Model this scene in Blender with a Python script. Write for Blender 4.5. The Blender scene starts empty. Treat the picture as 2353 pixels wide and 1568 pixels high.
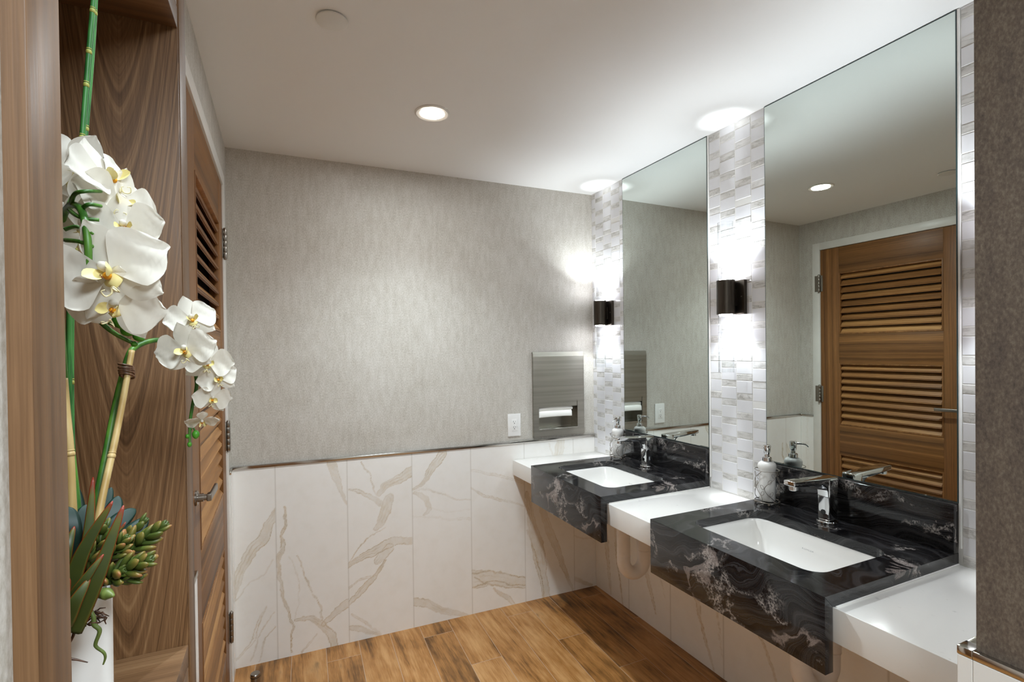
import bpy, bmesh, math, random
import numpy as np
from mathutils import Vector, Matrix, Euler

random.seed(7); RNG = np.random.default_rng(7)
PI = math.pi
SC = bpy.context.scene
COL = SC.collection

# ------------------------------------------------------------------ camera
CAM = Vector((-1.78467, -2.60752, 1.4787))
_y, _p, _r, FPX = .42169, -.00872, -.01217, 1143.593
_F = Vector((math.sin(_y)*math.cos(_p), math.cos(_y)*math.cos(_p), math.sin(_p)))
_R = Vector((math.cos(_y), -math.sin(_y), 0)); _U = _R.cross(_F)
RIGHT = math.cos(_r)*_R + math.sin(_r)*_U
UP = -math.sin(_r)*_R + math.cos(_r)*_U
FWD = _F
PX, PY = 1176.5-20.347, 784+31.438
cd = bpy.data.cameras.new('camera'); cam = bpy.data.objects.new('camera', cd); COL.objects.link(cam)
cd.sensor_width = 36; cd.lens = FPX/2353*36
cd.shift_x = (1176.5-PX)/2353; cd.shift_y = (PY-784)/2353
cd.clip_start = .02
M = Matrix((RIGHT, UP, -FWD)).transposed().to_4x4(); M.translation = CAM
cam.matrix_world = M; SC.camera = cam

def at(u, v, yd):
    """a point of the room seen along photo pixel (u, v), yd metres ahead of the camera in y"""
    d = FWD + RIGHT*((u-PX)/FPX) - UP*((v-PY)/FPX)
    return CAM + d*(yd/d.y)

# ------------------------------------------------------------------ object helpers
def empty(name, label, cat, loc=(0, 0, 0), rz=0, group=None):
    o = bpy.data.objects.new(name, None); COL.objects.link(o)
    o.empty_display_size = .05
    o.location = loc; o.rotation_euler = (0, 0, rz)
    tag(o, label, cat, group); return o

def tag(o, label=None, cat=None, group=None, kind=None):
    if label: o['label'] = label
    if cat: o['category'] = cat
    if group: o['group'] = group
    if kind: o['kind'] = kind
    return o

def link(name, me, mats, parent=None, smooth=False, label=None):
    if not isinstance(mats, (list, tuple)): mats = [mats]
    for m in mats: me.materials.append(m)
    if smooth is True:
        for p in me.polygons: p.use_smooth = True
    elif smooth:
        for p in me.polygons: p.use_smooth = True
        try: me.set_sharp_from_angle(angle=math.radians(smooth))
        except Exception: pass
    o = bpy.data.objects.new(name, me); COL.objects.link(o)
    if parent is not None: o.parent = parent
    if label: o['label'] = label
    return o

def copy_tree(o, parent=None):
    c = o.copy(); COL.objects.link(c)
    if parent is not None: c.parent = parent
    for ch in [x for x in list(bpy.data.objects) if x.parent is o]: copy_tree(ch, c)
    return c

class MB:
    """collects shapes into one mesh"""
    def __init__(s): s.bm = bmesh.new()
    def box(s, x0, x1, y0, y1, z0, z1, bev=0, seg=2, mi=0, mat=None):
        b = bmesh.new()
        bmesh.ops.create_cube(b, size=1)
        for v in b.verts:
            v.co = Vector(((x0+x1)/2+v.co.x*(x1-x0), (y0+y1)/2+v.co.y*(y1-y0), (z0+z1)/2+v.co.z*(z1-z0)))
        if bev: bmesh.ops.bevel(b, geom=list(b.edges), offset=bev, segments=seg, affect='EDGES', profile=.5)
        s.add(b, mi, mat); return s
    def add(s, b, mi=0, mat=None):
        if mat is not None: bmesh.ops.transform(b, matrix=mat, verts=b.verts)
        for f in b.faces: f.material_index = mi
        me = bpy.data.meshes.new('t'); b.to_mesh(me); b.free()
        n = len(s.bm.faces); s.bm.from_mesh(me); bpy.data.meshes.remove(me)
        return s
    def faces(s, vs, fs, mi=0):
        b = bmesh.new(); V = [b.verts.new(v) for v in vs]
        for f in fs:
            try: b.faces.new([V[i] for i in f])
            except ValueError: pass
        return s.add(b, mi)
    def lathe(s, prof, seg=32, c=(0, 0, 0), mi=0, mat=None, caps=True):
        b = bmesh.new(); rings = []
        for r, z in prof:
            if r < 1e-6: rings.append([b.verts.new((0, 0, z))])
            else: rings.append([b.verts.new((r*math.cos(2*PI*i/seg), r*math.sin(2*PI*i/seg), z)) for i in range(seg)])
        for A, B in zip(rings, rings[1:]):
            for i in range(seg):
                j = (i+1) % seg
                if len(A) == 1 and len(B) == 1: continue
                if len(A) == 1: b.faces.new((A[0], B[i], B[j])) 
                elif len(B) == 1: b.faces.new((A[i], A[j], B[0]))
                else: b.faces.new((A[i], A[j], B[j], B[i]))
        if caps:
            for ring in (rings[0], rings[-1]):
                if len(ring) > 1: b.faces.new(ring)
        bmesh.ops.recalc_face_normals(b, faces=b.faces)
        T = Matrix.Translation(c)
        if mat is not None: T = T @ mat
        return s.add(b, mi, T)
    def tube(s, pts, rad, seg=10, mi=0, caps=True, closed=False):
        pts = [Vector(p) for p in pts]; n = len(pts)
        if not isinstance(rad, (list, tuple)): rad = [rad]*n
        b = bmesh.new(); rings = []
        def tan(i):
            if closed: return (pts[(i+1) % n]-pts[i-1]).normalized()
            a = pts[max(0, i-1)]; c = pts[min(n-1, i+1)]
            d = c-a
            return d.normalized() if d.length > 1e-9 else Vector((0, 0, 1))
        t = tan(0); nrm = t.orthogonal().normalized()
        for i in range(n):
            t2 = tan(i); q = t.rotation_difference(t2); nrm = (q @ nrm).normalized(); t = t2
            bn = t.cross(nrm)
            rings.append([b.verts.new(pts[i]+(nrm*math.cos(2*PI*k/seg)+bn*math.sin(2*PI*k/seg))*rad[i]) for k in range(seg)])
        prs = list(zip(rings, rings[1:]))
        for A, B in prs:
            for k in range(seg): b.faces.new((A[k], A[(k+1) % seg], B[(k+1) % seg], B[k]))
        if closed:
            A, B = rings[-1], rings[0]
            off = min(range(seg), key=lambda o: (A[0].co-B[o].co).length)
            for k in range(seg): b.faces.new((A[k], A[(k+1) % seg], B[(k+1+off) % seg], B[(k+off) % seg]))
        elif caps:
            b.faces.new(rings[0][::-1]); b.faces.new(rings[-1])
        bmesh.ops.recalc_face_normals(b, faces=b.faces)
        return s.add(b, mi)
    def prism(s, prof, ax, a0, a1, bev=0, seg=3, mi=0):
        """profile of (p, q) pairs extruded along axis ax ('x','y','z') from a0 to a1"""
        b = bmesh.new()
        def P(p, q, a): return {'y': (p, a, q), 'x': (a, p, q), 'z': (p, q, a)}[ax]
        A = [b.verts.new(P(p, q, a0)) for p, q in prof]; B = [b.verts.new(P(p, q, a1)) for p, q in prof]
        n = len(prof); b.faces.new(A); b.faces.new(B[::-1])
        for i in range(n): b.faces.new((A[i], B[i], B[(i+1) % n], A[(i+1) % n]))
        bmesh.ops.recalc_face_normals(b, faces=b.faces)
        if bev: bmesh.ops.bevel(b, geom=[e for e in b.edges if e.calc_face_angle(0) > .35], offset=bev, segments=seg, affect='EDGES', profile=.5)
        return s.add(b, mi)
    def mesh(s, name):
        me = bpy.data.meshes.new(name); s.bm.to_mesh(me); s.bm.free(); return me
    def build(s, name, mats, parent=None, smooth=False, label=None):
        return link(name, s.mesh(name), mats, parent, smooth, label)

def smoothpath(P, n=6):
    P = [Vector(p) for p in P]; out = []
    for i in range(len(P)-1):
        a = P[max(0, i-1)]; b = P[i]; c = P[i+1]; d = P[min(len(P)-1, i+2)]
        for k in range(n):
            t = k/n
            out.append(.5*((2*b)+(c-a)*t+(2*a-5*b+4*c-d)*t*t+(3*b-a-3*c+d)*t**3))
    out.append(P[-1]); return out

def lerps(vals, n): return list(np.interp(np.linspace(0, len(vals)-1, n), range(len(vals)), vals))

# ------------------------------------------------------------------ node helpers
class V:
    def __init__(s, nt, k): s.nt, s.k = nt, k
    def _m(s, op, *o):
        n = s.nt.nodes.new('ShaderNodeMath'); n.operation = op
        for i, a in enumerate((s,)+o):
            if isinstance(a, V): s.nt.links.new(a.k, n.inputs[i])
            else: n.inputs[i].default_value = a
        return V(s.nt, n.outputs[0])
    def __add__(s, o): return s._m('ADD', o)
    def __radd__(s, o): return s._m('ADD', o)
    def __sub__(s, o): return s._m('SUBTRACT', o)
    def __rsub__(s, o): return (s*-1)+o
    def __mul__(s, o): return s._m('MULTIPLY', o)
    def __rmul__(s, o): return s._m('MULTIPLY', o)
    def __truediv__(s, o): return s._m('DIVIDE', o)
    def floor(s): return s._m('FLOOR')
    def fract(s): return s._m('FRACT')
    def abs(s): return s._m('ABSOLUTE')
    def lt(s, o): return s._m('LESS_THAN', o)
    def gt(s, o): return s._m('GREATER_THAN', o)
    def min(s, o): return s._m('MINIMUM', o)
    def max(s, o): return s._m('MAXIMUM', o)
    def pow(s, o): return s._m('POWER', o)
    def mod(s, o): return s._m('FLOORED_MODULO', o)
    def sin(s): return s._m('SINE')
    def smooth(s, a, b):
        n = s.nt.nodes.new('ShaderNodeMapRange'); n.interpolation_type = 'SMOOTHSTEP'
        s.nt.links.new(s.k, n.inputs[0]); n.inputs[1].default_value = a; n.inputs[2].default_value = b
        return V(s.nt, n.outputs[0])

def lin(c):
    if isinstance(c, str):
        c = [int(c[i:i+2], 16)/255 for i in (0, 2, 4)]
    return tuple((x/12.92 if x <= .04045 else ((x+.055)/1.055)**2.4) for x in c[:3])+(1,)

class Mat:
    def __init__(s, name, color='808080', rough=.5, metal=0, spec=.5, coat=0):
        s.m = bpy.data.materials.new(name); s.m.use_nodes = True; s.nt = s.m.node_tree
        s.b = s.nt.nodes['Principled BSDF']; s.out = s.nt.nodes['Material Output']
        s.b.inputs['Base Color'].default_value = lin(color) if isinstance(color, str) else tuple(color)+(1,)
        s.b.inputs['Roughness'].default_value = rough; s.b.inputs['Metallic'].default_value = metal
        s.b.inputs['Specular IOR Level'].default_value = spec
        if coat: s.b.inputs['Coat Weight'].default_value = coat; s.b.inputs['Coat Roughness'].default_value = .05
    def node(s, t): return s.nt.nodes.new(t)
    def L(s, a, b): s.nt.links.new(a.k if isinstance(a, V) else a, b)
    def obj(s):
        n = s.node('ShaderNodeTexCoord'); return n.outputs['Object']
    def xyz(s, vec=None):
        n = s.node('ShaderNodeSeparateXYZ'); s.L(vec or s.obj(), n.inputs[0])
        return [V(s.nt, n.outputs[i]) for i in range(3)]
    def comb(s, x, y, z):
        n = s.node('ShaderNodeCombineXYZ')
        for i, a in enumerate((x, y, z)):
            if isinstance(a, V): s.L(a, n.inputs[i])
            else: n.inputs[i].default_value = a
        return n.outputs[0]
    def noise(s, vec, scale=5, detail=4, rough=.5, dist=0, dim='3D', w=None, color=False):
        n = s.node('ShaderNodeTexNoise'); n.noise_dimensions = dim
        if dim != '1D': s.L(vec, n.inputs['Vector'])
        if w is not None: s.L(w, n.inputs['W'])
        n.inputs['Scale'].default_value = scale; n.inputs['Detail'].default_value = detail
        n.inputs['Roughness'].default_value = rough; n.inputs['Distortion'].default_value = dist
        return n.outputs['Color'] if color else V(s.nt, n.outputs[0])
    def white(s, v):
        n = s.node('ShaderNodeTexWhiteNoise'); n.noise_dimensions = '1D'; s.L(v, n.inputs['W']); return V(s.nt, n.outputs['Value'])
    def island(s):
        return V(s.nt, s.node('ShaderNodeNewGeometry').outputs['Random Per Island'])
    def attr(s, name, fac=True):
        n = s.node('ShaderNodeAttribute'); n.attribute_name = name
        return V(s.nt, n.outputs['Fac']) if fac else n.outputs['Color']
    def ramp(s, f, stops, interp='LINEAR'):
        n = s.node('ShaderNodeValToRGB'); n.color_ramp.interpolation = interp
        e = n.color_ramp.elements
        while len(e) < len(stops): e.new(.5)
        for k, (p, c) in zip(e, stops): k.position = p; k.color = lin(c) if isinstance(c, str) else tuple(c)+(1,)
        s.L(f, n.inputs[0]); return n.outputs[0]
    def mix(s, f, a, b, mode='MIX'):
        n = s.node('ShaderNodeMix'); n.data_type = 'RGBA'; n.blend_type = mode
        for i, x in ((0, f), (6, a), (7, b)):
            if isinstance(x, V) or hasattr(x, 'is_output'): s.L(x, n.inputs[i])
            elif isinstance(x, str): n.inputs[i].default_value = lin(x)
            elif isinstance(x, (int, float)): n.inputs[i].default_value = x
            else: n.inputs[i].default_value = tuple(x)+(1,)
        return n.outputs[2]
    def color(s, c): s.L(c, s.b.inputs['Base Color']); return s
    def rough(s, v): s.L(v, s.b.inputs['Roughness']); return s
    def bump(s, h, strength=.2, dist=.002):
        n = s.node('ShaderNodeBump'); n.inputs['Strength'].default_value = strength; n.inputs['Distance'].default_value = dist
        s.L(h, n.inputs['Height']); s.L(n.outputs[0], s.b.inputs['Normal']); return s
    def vscale(s, vec, x, y, z):
        n = s.node('ShaderNodeVectorMath'); n.operation = 'MULTIPLY'; s.L(vec, n.inputs[0]); n.inputs[1].default_value = (x, y, z); return n.outputs[0]
    def vadd(s, a, b):
        n = s.node('ShaderNodeVectorMath'); n.operation = 'ADD'; s.L(a, n.inputs[0]); s.L(b, n.inputs[1]); return n.outputs[0]

# ------------------------------------------------------------------ materials
def m_ceiling():
    m = Mat('ceiling_paint', 'ecebe8', .9, spec=.2)
    m.bump(m.noise(m.obj(), 220, 3), .06, .001); return m.m
def m_wallpaper(name='wallpaper', cols=('a29b90', 'b8b2a7', 'c5c0b7', 'd6d2cb')):
    m = Mat(name, 'a39c90', .62, spec=.35)
    o = m.obj(); x, y, z = m.xyz(o)
    st = m.vscale(o, 1, 1, .55)
    n1 = m.noise(st, 230, 3, .7); n2 = m.noise(m.vscale(o, 1, 1, .28), 42, 3, .6); n3 = m.noise(o, 3.2, 2)
    f = (n1*.62+n2*.26+n3*.14)+.08
    m.color(m.ramp(f, [(.40, cols[0]), (.52, cols[1]), (.60, cols[2]), (.74, cols[3])]))
    m.rough(n2*-.35+.75)
    m.bump(n1, .15, .0005); return m.m
def m_wood(name, cols, axis='z', scale=1.0, cath=None, rough=.42, contrast=1.0):
    m = Mat(name, cols[1], rough, spec=.35)
    o = m.obj(); isl = m.island()
    off = m.comb(isl*7.3, isl*11.7, isl*5.1); p = m.vadd(o, off)
    x, y, z = m.xyz(p)
    if axis == 'z': st = m.vscale(p, 1, 1, .06); sf = m.vscale(p, 1, 1, .02); c = x+y*.8
    elif axis == 'y': st = m.vscale(p, 1, .06, 1); sf = m.vscale(p, 1, .02, 1); c = z+x*.8
    else: st = m.vscale(p, .06, 1, 1); sf = m.vscale(p, .02, 1, 1); c = z+y*.8
    wob = m.noise(st, 9, 3, .5)
    if cath:
        x0, a, k = cath
        rx, ry, rz = m.xyz(o)
        q = (rx-x0)._m('ABSOLUTE')
        t = rz*a - q.pow(1.55)*k + wob*.03
    else: t = c + wob*.07
    b1 = m.noise(None, 34*scale, 3, .62, dim='1D', w=t)
    b2 = m.noise(None, 150*scale, 2, .6, dim='1D', w=t)
    pores = m.noise(sf, 520, 2, .7)
    f = b1*.55+b2*.2+pores*.30+isl*.14-.11
    col = m.ramp(f, [(.5-.22/contrast, cols[0]), (.5, cols[1]), (.5+.2/contrast, cols[2])])
    m.color(col); m.rough(pores*.25+(rough-.1)); m.bump(pores, .12, .0005)
    return m.m
def m_floor():
    m = Mat('wood_plank_tile', '9a6a38', .32, spec=.45)
    o = m.obj(); x, y, z = m.xyz(o)
    a = (x-y*.043+1.754)/.1575; ci = a.floor(); af = a.fract()
    b = (y+.415+ci._m('ADD', 1).mod(3.0)*.31)/.93; bi = b.floor(); bf = b.fract()
    h = m.white(ci*3.17+bi*7.91); h2 = m.white(ci*5.3+bi*1.7+.5)
    p = m.comb(x+h*13, y*.11+h2*9, h*5)
    wob = m.noise(p, 11, 4, .6)
    p2 = m.comb(x+wob*.05+h*3, y*.05+h2*4, h)
    g = m.noise(p2, 46, 4, .65); fine = m.noise(m.comb(x+h, y*.05, h), 330, 3, .7)
    big = m.noise(m.comb(x+h*4, y*.35+h2*6, h*3), 9, 3, .6)
    f = g*.45+fine*.25+big*.62+h*.16-.18
    col = m.ramp(f, [(.36, '34210f'), (.47, '765028'), (.58, 'a5733e'), (.74, 'c49560')])
    knot = big.smooth(.66, .78)*g.smooth(.38, .6)
    col = m.mix(knot*.7, col, '30261c')
    ex = (af.min(af*-1+1))*.1575; ey = (bf.min(bf*-1+1))*.93
    grout = ex.min(ey).lt(.0012)
    col = m.mix(grout, col, 'b59a83')
    m.color(col); m.rough(fine*.25+.24)
    m.bump(fine*.4-grout*1.0, .25, .0012); return m.m
def m_granite():
    m = Mat('black_granite', '141315', .08, spec=.5)
    o = m.obj()
    ns = m.noise(o, 2.0, 3, .55, color=True); ns2 = m.noise(o, 26, 4, .65, color=True)
    def madd(v, k, c):
        n = m.node('ShaderNodeVectorMath'); n.operation = 'MULTIPLY_ADD'; m.L(v, n.inputs[0]); n.inputs[1].default_value = (k, k, k); m.L(c, n.inputs[2]); return n.outputs[0]
    w = madd(ns, .6, m.vscale(o, 1, .7, 1.5)); w2 = madd(ns2, .07, w)
    x, y, z = m.xyz(w); x2, y2, z2 = m.xyz(w2)
    t = z+x*.5+y*.35
    tone = m.noise(None, 26, 3, .6, dim='1D', w=t)
    lines = m.noise(None, 150, 3, .7, dim='1D', w=t+m.noise(o, 60, 3)*.006)
    fine = m.noise(o, 620, 2, .7); med = m.noise(o, 150, 4, .75)
    area = m.noise(w, 4.4, 4, .6)
    reg = m.noise(o, 3.4, 2).smooth(.52, .66)
    core = ((area-.5).abs()*-15+1).max(0.0)
    spl = (core*reg*1.3+med*.55-.55).smooth(.08, .42)*fine.smooth(.30, .56)
    v1 = ((m.noise(w2, 2.7, 4, .55)-.47).abs()*-46+1).max(0.0)*med.smooth(.42, .56)*m.noise(o, 6, 2).smooth(.44, .58)
    col = m.mix(tone.smooth(.4, .68)*.6, '121112', '3b3a3b')
    col = m.mix(lines.smooth(.54, .70)*.30, col, '58575a')
    col = m.mix(fine.smooth(.58, .74)*.35, col, '6a6868')
    col = m.mix(spl*.62, col, 'a39690')
    col = m.mix(v1*.75, col, 'b9b0aa')
    m.color(col); m.rough(fine*.1+.05); return m.m
def m_quartz():
    m = Mat('white_quartz', 'e4e1dc', .16, spec=.5)
    o = m.obj(); n = m.noise(m.vscale(o, 1, .6, 1), 60, 4, .6); b = m.noise(o, 9, 4, .6)
    f = n.smooth(.63, .74)*b.smooth(.45, .6)
    m.color(m.mix(f*.5, 'e6e3de', 'b5b1ac')); return m.m
def m_marble():
    m = Mat('calacatta_marble', 'e6e1d8', .22, spec=.45)
    o = m.obj(); n1 = m.noise(o, 14, 5, .6); n2 = m.noise(o, 60, 4, .65)
    x, y, z = m.xyz(o)
    fill = m.attr('vein_fill'); edge = m.attr('vein_edge'); j = m.attr('joint')
    base = m.mix(n1.smooth(.4, .75)*.35, 'f1efeb', 'e8e4dc')
    fillc = m.ramp(n2*.6+n1*.4, [(.38, 'c8b184'), (.5, 'cbbda5'), (.62, 'd2c9bb')])
    col = m.mix(fill*.42, base, fillc)
    edgec = m.mix(n1.smooth(.42, .6), 'b9995c', 'ab9567')
    col = m.mix(edge*(n2.smooth(.25, .6)*.5+.5)*.8, col, edgec)
    col = m.mix(j*.55, col, 'b9b2a6')
    m.color(col); return m.m
def m_plain(name, c, r=.4, metal=0, spec=.5, nscale=0, coat=0):
    m = Mat(name, c, r, metal, spec, coat)
    if nscale:
        n = m.noise(m.obj(), nscale, 3)
        m.color(m.mix(n.smooth(.3, .7)*.35, c, tuple(v*.8 for v in lin(c)[:3])))
    return m.m
def m_steel():
    m = Mat('brushed_stainless', 'b4afa5', .3, 1)
    o = m.obj(); n = m.noise(m.vscale(o, .03, .5, 1), 420, 3, .6); s = m.noise(m.vscale(o, .02, .3, 1), 60, 2)
    m.color(m.mix(s.smooth(.35, .7)*.5, 'b8b3a9', '989287')); m.rough(n*.3+.2); m.bump(n, .08, .0004); return m.m
def m_bronze():
    m = Mat('dark_bronze', '4a443e', .34, 1)
    o = m.obj(); n = m.noise(m.vscale(o, 1, 1, .02), 500, 3, .6)
    m.color(m.mix(n, '3a342f', '5c554d')); m.rough(n*.25+.26); return m.m
def m_glass_clear():
    m = Mat('clear_glass', 'ffffff', .0)
    lw = m.node('ShaderNodeLayerWeight'); lw.inputs[0].default_value = .5
    fr = V(m.nt, lw.outputs['Facing']).pow(2.2)*.7+.03
    t = m.node('ShaderNodeBsdfTransparent'); t.inputs[0].default_value = (.985, .99, .99, 1)
    g = m.node('ShaderNodeBsdfGlossy'); g.inputs['Roughness'].default_value = .03
    mx = m.node('ShaderNodeMixShader'); m.L(fr, mx.inputs[0]); m.L(t.outputs[0], mx.inputs[1]); m.L(g.outputs[0], mx.inputs[2])
    m.L(mx.outputs[0], m.out.inputs[0]); return m.m
def m_emit(name, c, s):
    m = Mat(name, c); m.b.inputs['Emission Color'].default_value = lin(c); m.b.inputs['Emission Strength'].default_value = s; return m.m
def m_tile(name, c0, c1, veined):
    m = Mat(name, c0, .13, spec=.5)
    o = m.obj(); isl = m.island()
    if veined:
        p = m.vadd(m.vscale(o, 1, .35, 1), m.comb(isl*9, isl*5, isl*13))
        n1 = m.noise(p, 60, 5, .65); n2 = m.noise(p, 26, 4, .6, dist=1.2)
        v = ((n2-.5).abs()*-26+1).max(0.0)
        f = n1.smooth(.38, .72)*.6+v*.55*isl.smooth(.1, .7)
        col = m.mix(f, c0, c1)
        col = m.mix(isl*.25, col, 'a9a294')
    else:
        n1 = m.noise(m.vadd(o, m.comb(isl*3, isl, isl)), 7, 3)
        col = m.mix(n1.smooth(.35, .8)*.35+isl*.12, c0, c1)
    m.color(col); return m.m
def m_petal():
    m = Mat('white_petal', 'f2efe8', .5, spec=.25)
    o = m.obj(); n = m.noise(o, 3, 2)
    c = m.mix(n.smooth(.45, .8)*.15, 'e6e1d6', 'd6cfc0'); m.color(c)
    tr = m.node('ShaderNodeBsdfTranslucent'); m.L(c, tr.inputs[0])
    mx = m.node('ShaderNodeMixShader'); mx.inputs[0].default_value = .28
    m.L(m.b.outputs[0], mx.inputs[1]); m.L(tr.outputs[0], mx.inputs[2]); m.L(mx.outputs[0], m.out.inputs[0]); return m.m
def m_leaf(name, stops, rough=.42, nscale=60):
    m = Mat(name, stops[0][1], rough, spec=.4)
    t = m.attr('tip'); n = m.noise(m.obj(), nscale, 3)
    m.color(m.ramp(t+(n-.5)*.25, stops)); return m.m
def m_mirror():
    m = Mat('mirror_silver', 'd3dad5', .0, 1); return m.m
def m_stripe(name, c0, c1, scale):
    m = Mat(name, c0, .45); n = m.noise(m.vscale(m.obj(), 1, 1, .1), scale, 3); m.color(m.mix(n.smooth(.35, .65), c0, c1)); return m.m

MT = dict(
    ceiling=m_ceiling(), paper=m_wallpaper(), brown=m_wallpaper('brown_wallpaper', ('463c36', '584d45', '63574c', '776c60')), floor=m_floor(), granite=m_granite(), quartz=m_quartz(), marble=m_marble(),
    niche=m_wood('walnut_panel', ('553b25', '7e5d3f', '9b7a58'), 'z', .6),
    nichec=m_wood('walnut_cathedral', ('553a22', '7d5b3c', '9c7a56'), 'z', 2.0, cath=(-.074, .35, 9.0), contrast=1.05),
    nichex=m_wood('walnut_panel_across', ('553b25', '7e5d3f', '9b7a58'), 'x', .9),
    nichey=m_wood('walnut_panel_long', ('553b25', '7e5d3f', '9b7a58'), 'y', .9),
    doorv=m_wood('walnut_stile', ('5c3a1e', '8c5f34', 'b28250'), 'z', .7),
    doorh=m_wood('walnut_rail', ('55371b', '855a30', 'ae7e4a'), 'y', .7),
    slat=m_wood('walnut_slat', ('55371b', '8b5e33', 'c2925a'), 'y', .6, contrast=.9),
    chrome=m_plain('chrome', 'dedfe0', .05, 1), nickel=m_plain('satin_nickel', '9b948b', .3, 1, nscale=30),
    trim=m_plain('polished_trim', 'c9c5bf', .14, 1), steel=m_steel(), bronze=m_bronze(), mirror=m_mirror(),
    glassedge=m_plain('glass_edge', '3f4f50', .15), glass=m_glass_clear(), white=m_plain('white_enamel', 'e3e0d9', .35, nscale=8),
    plastic=m_plain('white_plastic', 'ecebe8', .3), dark=m_plain('dark_slot', '17130f', .5), porcelain=m_plain('porcelain', 'f0eeea', .08, spec=.6),
    caulk=m_plain('sealant', 'eceae6', .5), grout=m_plain('grout', 'dcdad6', .85), pvc=m_plain('pipe_cover', 'ece7e4', .55, nscale=20),
    tile=m_tile('white_mosaic', 'dedddf', 'd0cfd2', False), strip=m_tile('veined_mosaic', 'dcdad8', '9f9c98', True),
    tow=m_plain('paper_towel', 'f1efe9', .9), petal=m_petal(), lens=m_emit('lamp_lens', 'fff6ea', 30), lensc=m_emit('sconce_lens', 'f4f6ff', 25),
    lip=m_plain('orchid_lip', 'ecdf9a', .5), callus=m_plain('orchid_callus', 'e39a16', .5), spot=m_plain('orchid_speckle', '8c4526', .5), tendril=m_plain('orchid_tendril', 'ece2b4', .5),
    stem=m_stripe('green_stem', '2f5e1c', '55852e', 90), reed=m_stripe('snake_grass', '27652b', '4a9145', 160), node=m_plain('reed_node', 'a9a84f', .6, nscale=300),
    bud=m_stripe('green_bud', '2f7a18', '4f9a2d', 60), cane=m_stripe('bamboo', 'a98a52', 'c6ab74', 80), twine=m_stripe('twine', '4f3524', '7d5a42', 300),
    aloe=m_leaf('aloe_leaf', [(.0, '37401a'), (.45, '535218'), (.7, '7a2f18'), (1, 'a8351f')]),
    oleaf=m_leaf('orchid_leaf', [(0, '0d1b14'), (1, '1d3930')], .48),
    succ=m_leaf('succulent_leaf', [(0, '2c3c18'), (.5, '4c5a24'), (.8, '79692f'), (1, 'a06a42')]),
    root=m_stripe('dry_root', '3a2418', '5e3d28', 200), groot=m_stripe('green_root', '56652f', '74823e', 120),
    vase=m_plain('white_glaze', 'eceae6', .18, spec=.55), ink=m_plain('grey_print', '9a9a9a', .5), black=m_plain('black_gloss', '050505', .12),
)

# ------------------------------------------------------------------ room constants
ZC = 2.44; XL = -2.004; SL = .0189; BA = -math.atan(SL)
ZT = .9417
YM = [(-.3140, -.9240), (-1.2170, -1.8365)]       # mirrors
YG = [(-.3003, -.9191), (-1.2161, -1.8346)]       # granite tops
ZG, ZGB, XG, XAP = .8757, .6862, -.5986, -.5689
ZW, ZWB, XW = .8427, .7574, -.5642
YWING = -2.152
YEND = -4.4
XN = CAM.x-.135                                   # face of the walnut cabinet
YN0, YN1, YN2, YN3 = CAM.y+.387, CAM.y+.438, CAM.y+.900, CAM.y+.959
XNW = CAM.x-.1468                                 # near left wall face
XWING = -.677

def structure(name, mb, mats, label, parent=None, smooth=False):
    o = mb.build(name, mats, parent, smooth)
    return tag(o, label, name.split('_')[0], kind='structure')

# floor / ceiling
mb = MB(); mb.box(-2.6, .3, YEND-.1, .3, -.05, 0); structure('floor', mb, MT['floor'], 'brown wood-look plank tile floor')
mb = MB()
mb.box(-2.6, .3, YEND-.1, .3, ZC, ZC+.05)
structure('ceiling', mb, MT['ceiling'], 'smooth off-white painted ceiling')

def sheet(mb, ax, c, a, zs, holes=(), flip=False):
    """plane at coordinate c across ax, spanning a=(a0,a1) and zs=(z0,z1) with rectangular holes (a0,a1,z0,z1)"""
    A = sorted(set([a[0], a[1]]+[h[i] for h in holes for i in (0, 1)])); Zs = sorted(set([zs[0], zs[1]]+[h[i] for h in holes for i in (2, 3)]))
    vs, fs = [], []
    for i in range(len(A)-1):
        for j in range(len(Zs)-1):
            ca, cz = (A[i]+A[i+1])/2, (Zs[j]+Zs[j+1])/2
            if any(h[0] < ca < h[1] and h[2] < cz < h[3] for h in holes): continue
            n = len(vs)
            for aa, zz in ((A[i], Zs[j]), (A[i+1], Zs[j]), (A[i+1], Zs[j+1]), (A[i], Zs[j+1])):
                vs.append((c, aa, zz) if ax == 'x' else (aa, c, zz))
            f = (n, n+1, n+2, n+3)
            fs.append(f[::-1] if flip else f)
    mb.faces(vs, fs)

# back wall in its own frame (turned a degree), opening for the towel dispenser
mb = MB(); sheet(mb, 'y', 0, (-2.25, .08), (0, ZC), [(-.40, -.10, .985, 1.44)])
wb = structure('wall_back', mb, MT['paper'], 'taupe mottled wallpaper wall opposite the camera'); wb.rotation_euler.z = BA
# left wall with door opening
DO = (-1.145, -.0705, 0, 2.269)
mb = MB(); sheet(mb, 'x', XL, (YN3+.0005, .06), (0, ZC), [DO])
structure('wall_left', mb, MT['paper'], 'taupe wallpaper wall around the louvered door')
mb = MB(); sheet(mb, 'x', XNW, (YEND, YN0+.002), (0, ZC)); mb.box(XNW-.3, XNW-.001, YN0-.02, YN0-.001, 0, ZC)
structure('wall_left_near', mb, MT['paper'], 'grey wallpaper wall beside the walnut cabinet')
mb = MB(); mb.box(-2.45, -2.40, YN0-.1, YN3+.1, 0, ZC); mb.box(-2.42, XL, YN3+.005, YN3+.02, 0, ZC)
structure('wall_cabinet_back', mb, MT['paper'], 'wall closing the recess behind the walnut cabinet')
mb = MB(); mb.box(.006, .06, YEND, .1, 0, ZC); structure('wall_right', mb, MT['grout'], 'vanity wall behind the mirrors')
mb = MB(); mb.box(XWING, .0, YEND, YWING, 0, ZC); structure('wall_wing', mb, MT['brown'], 'brown wallpaper wing wall ending the vanity')
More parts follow.
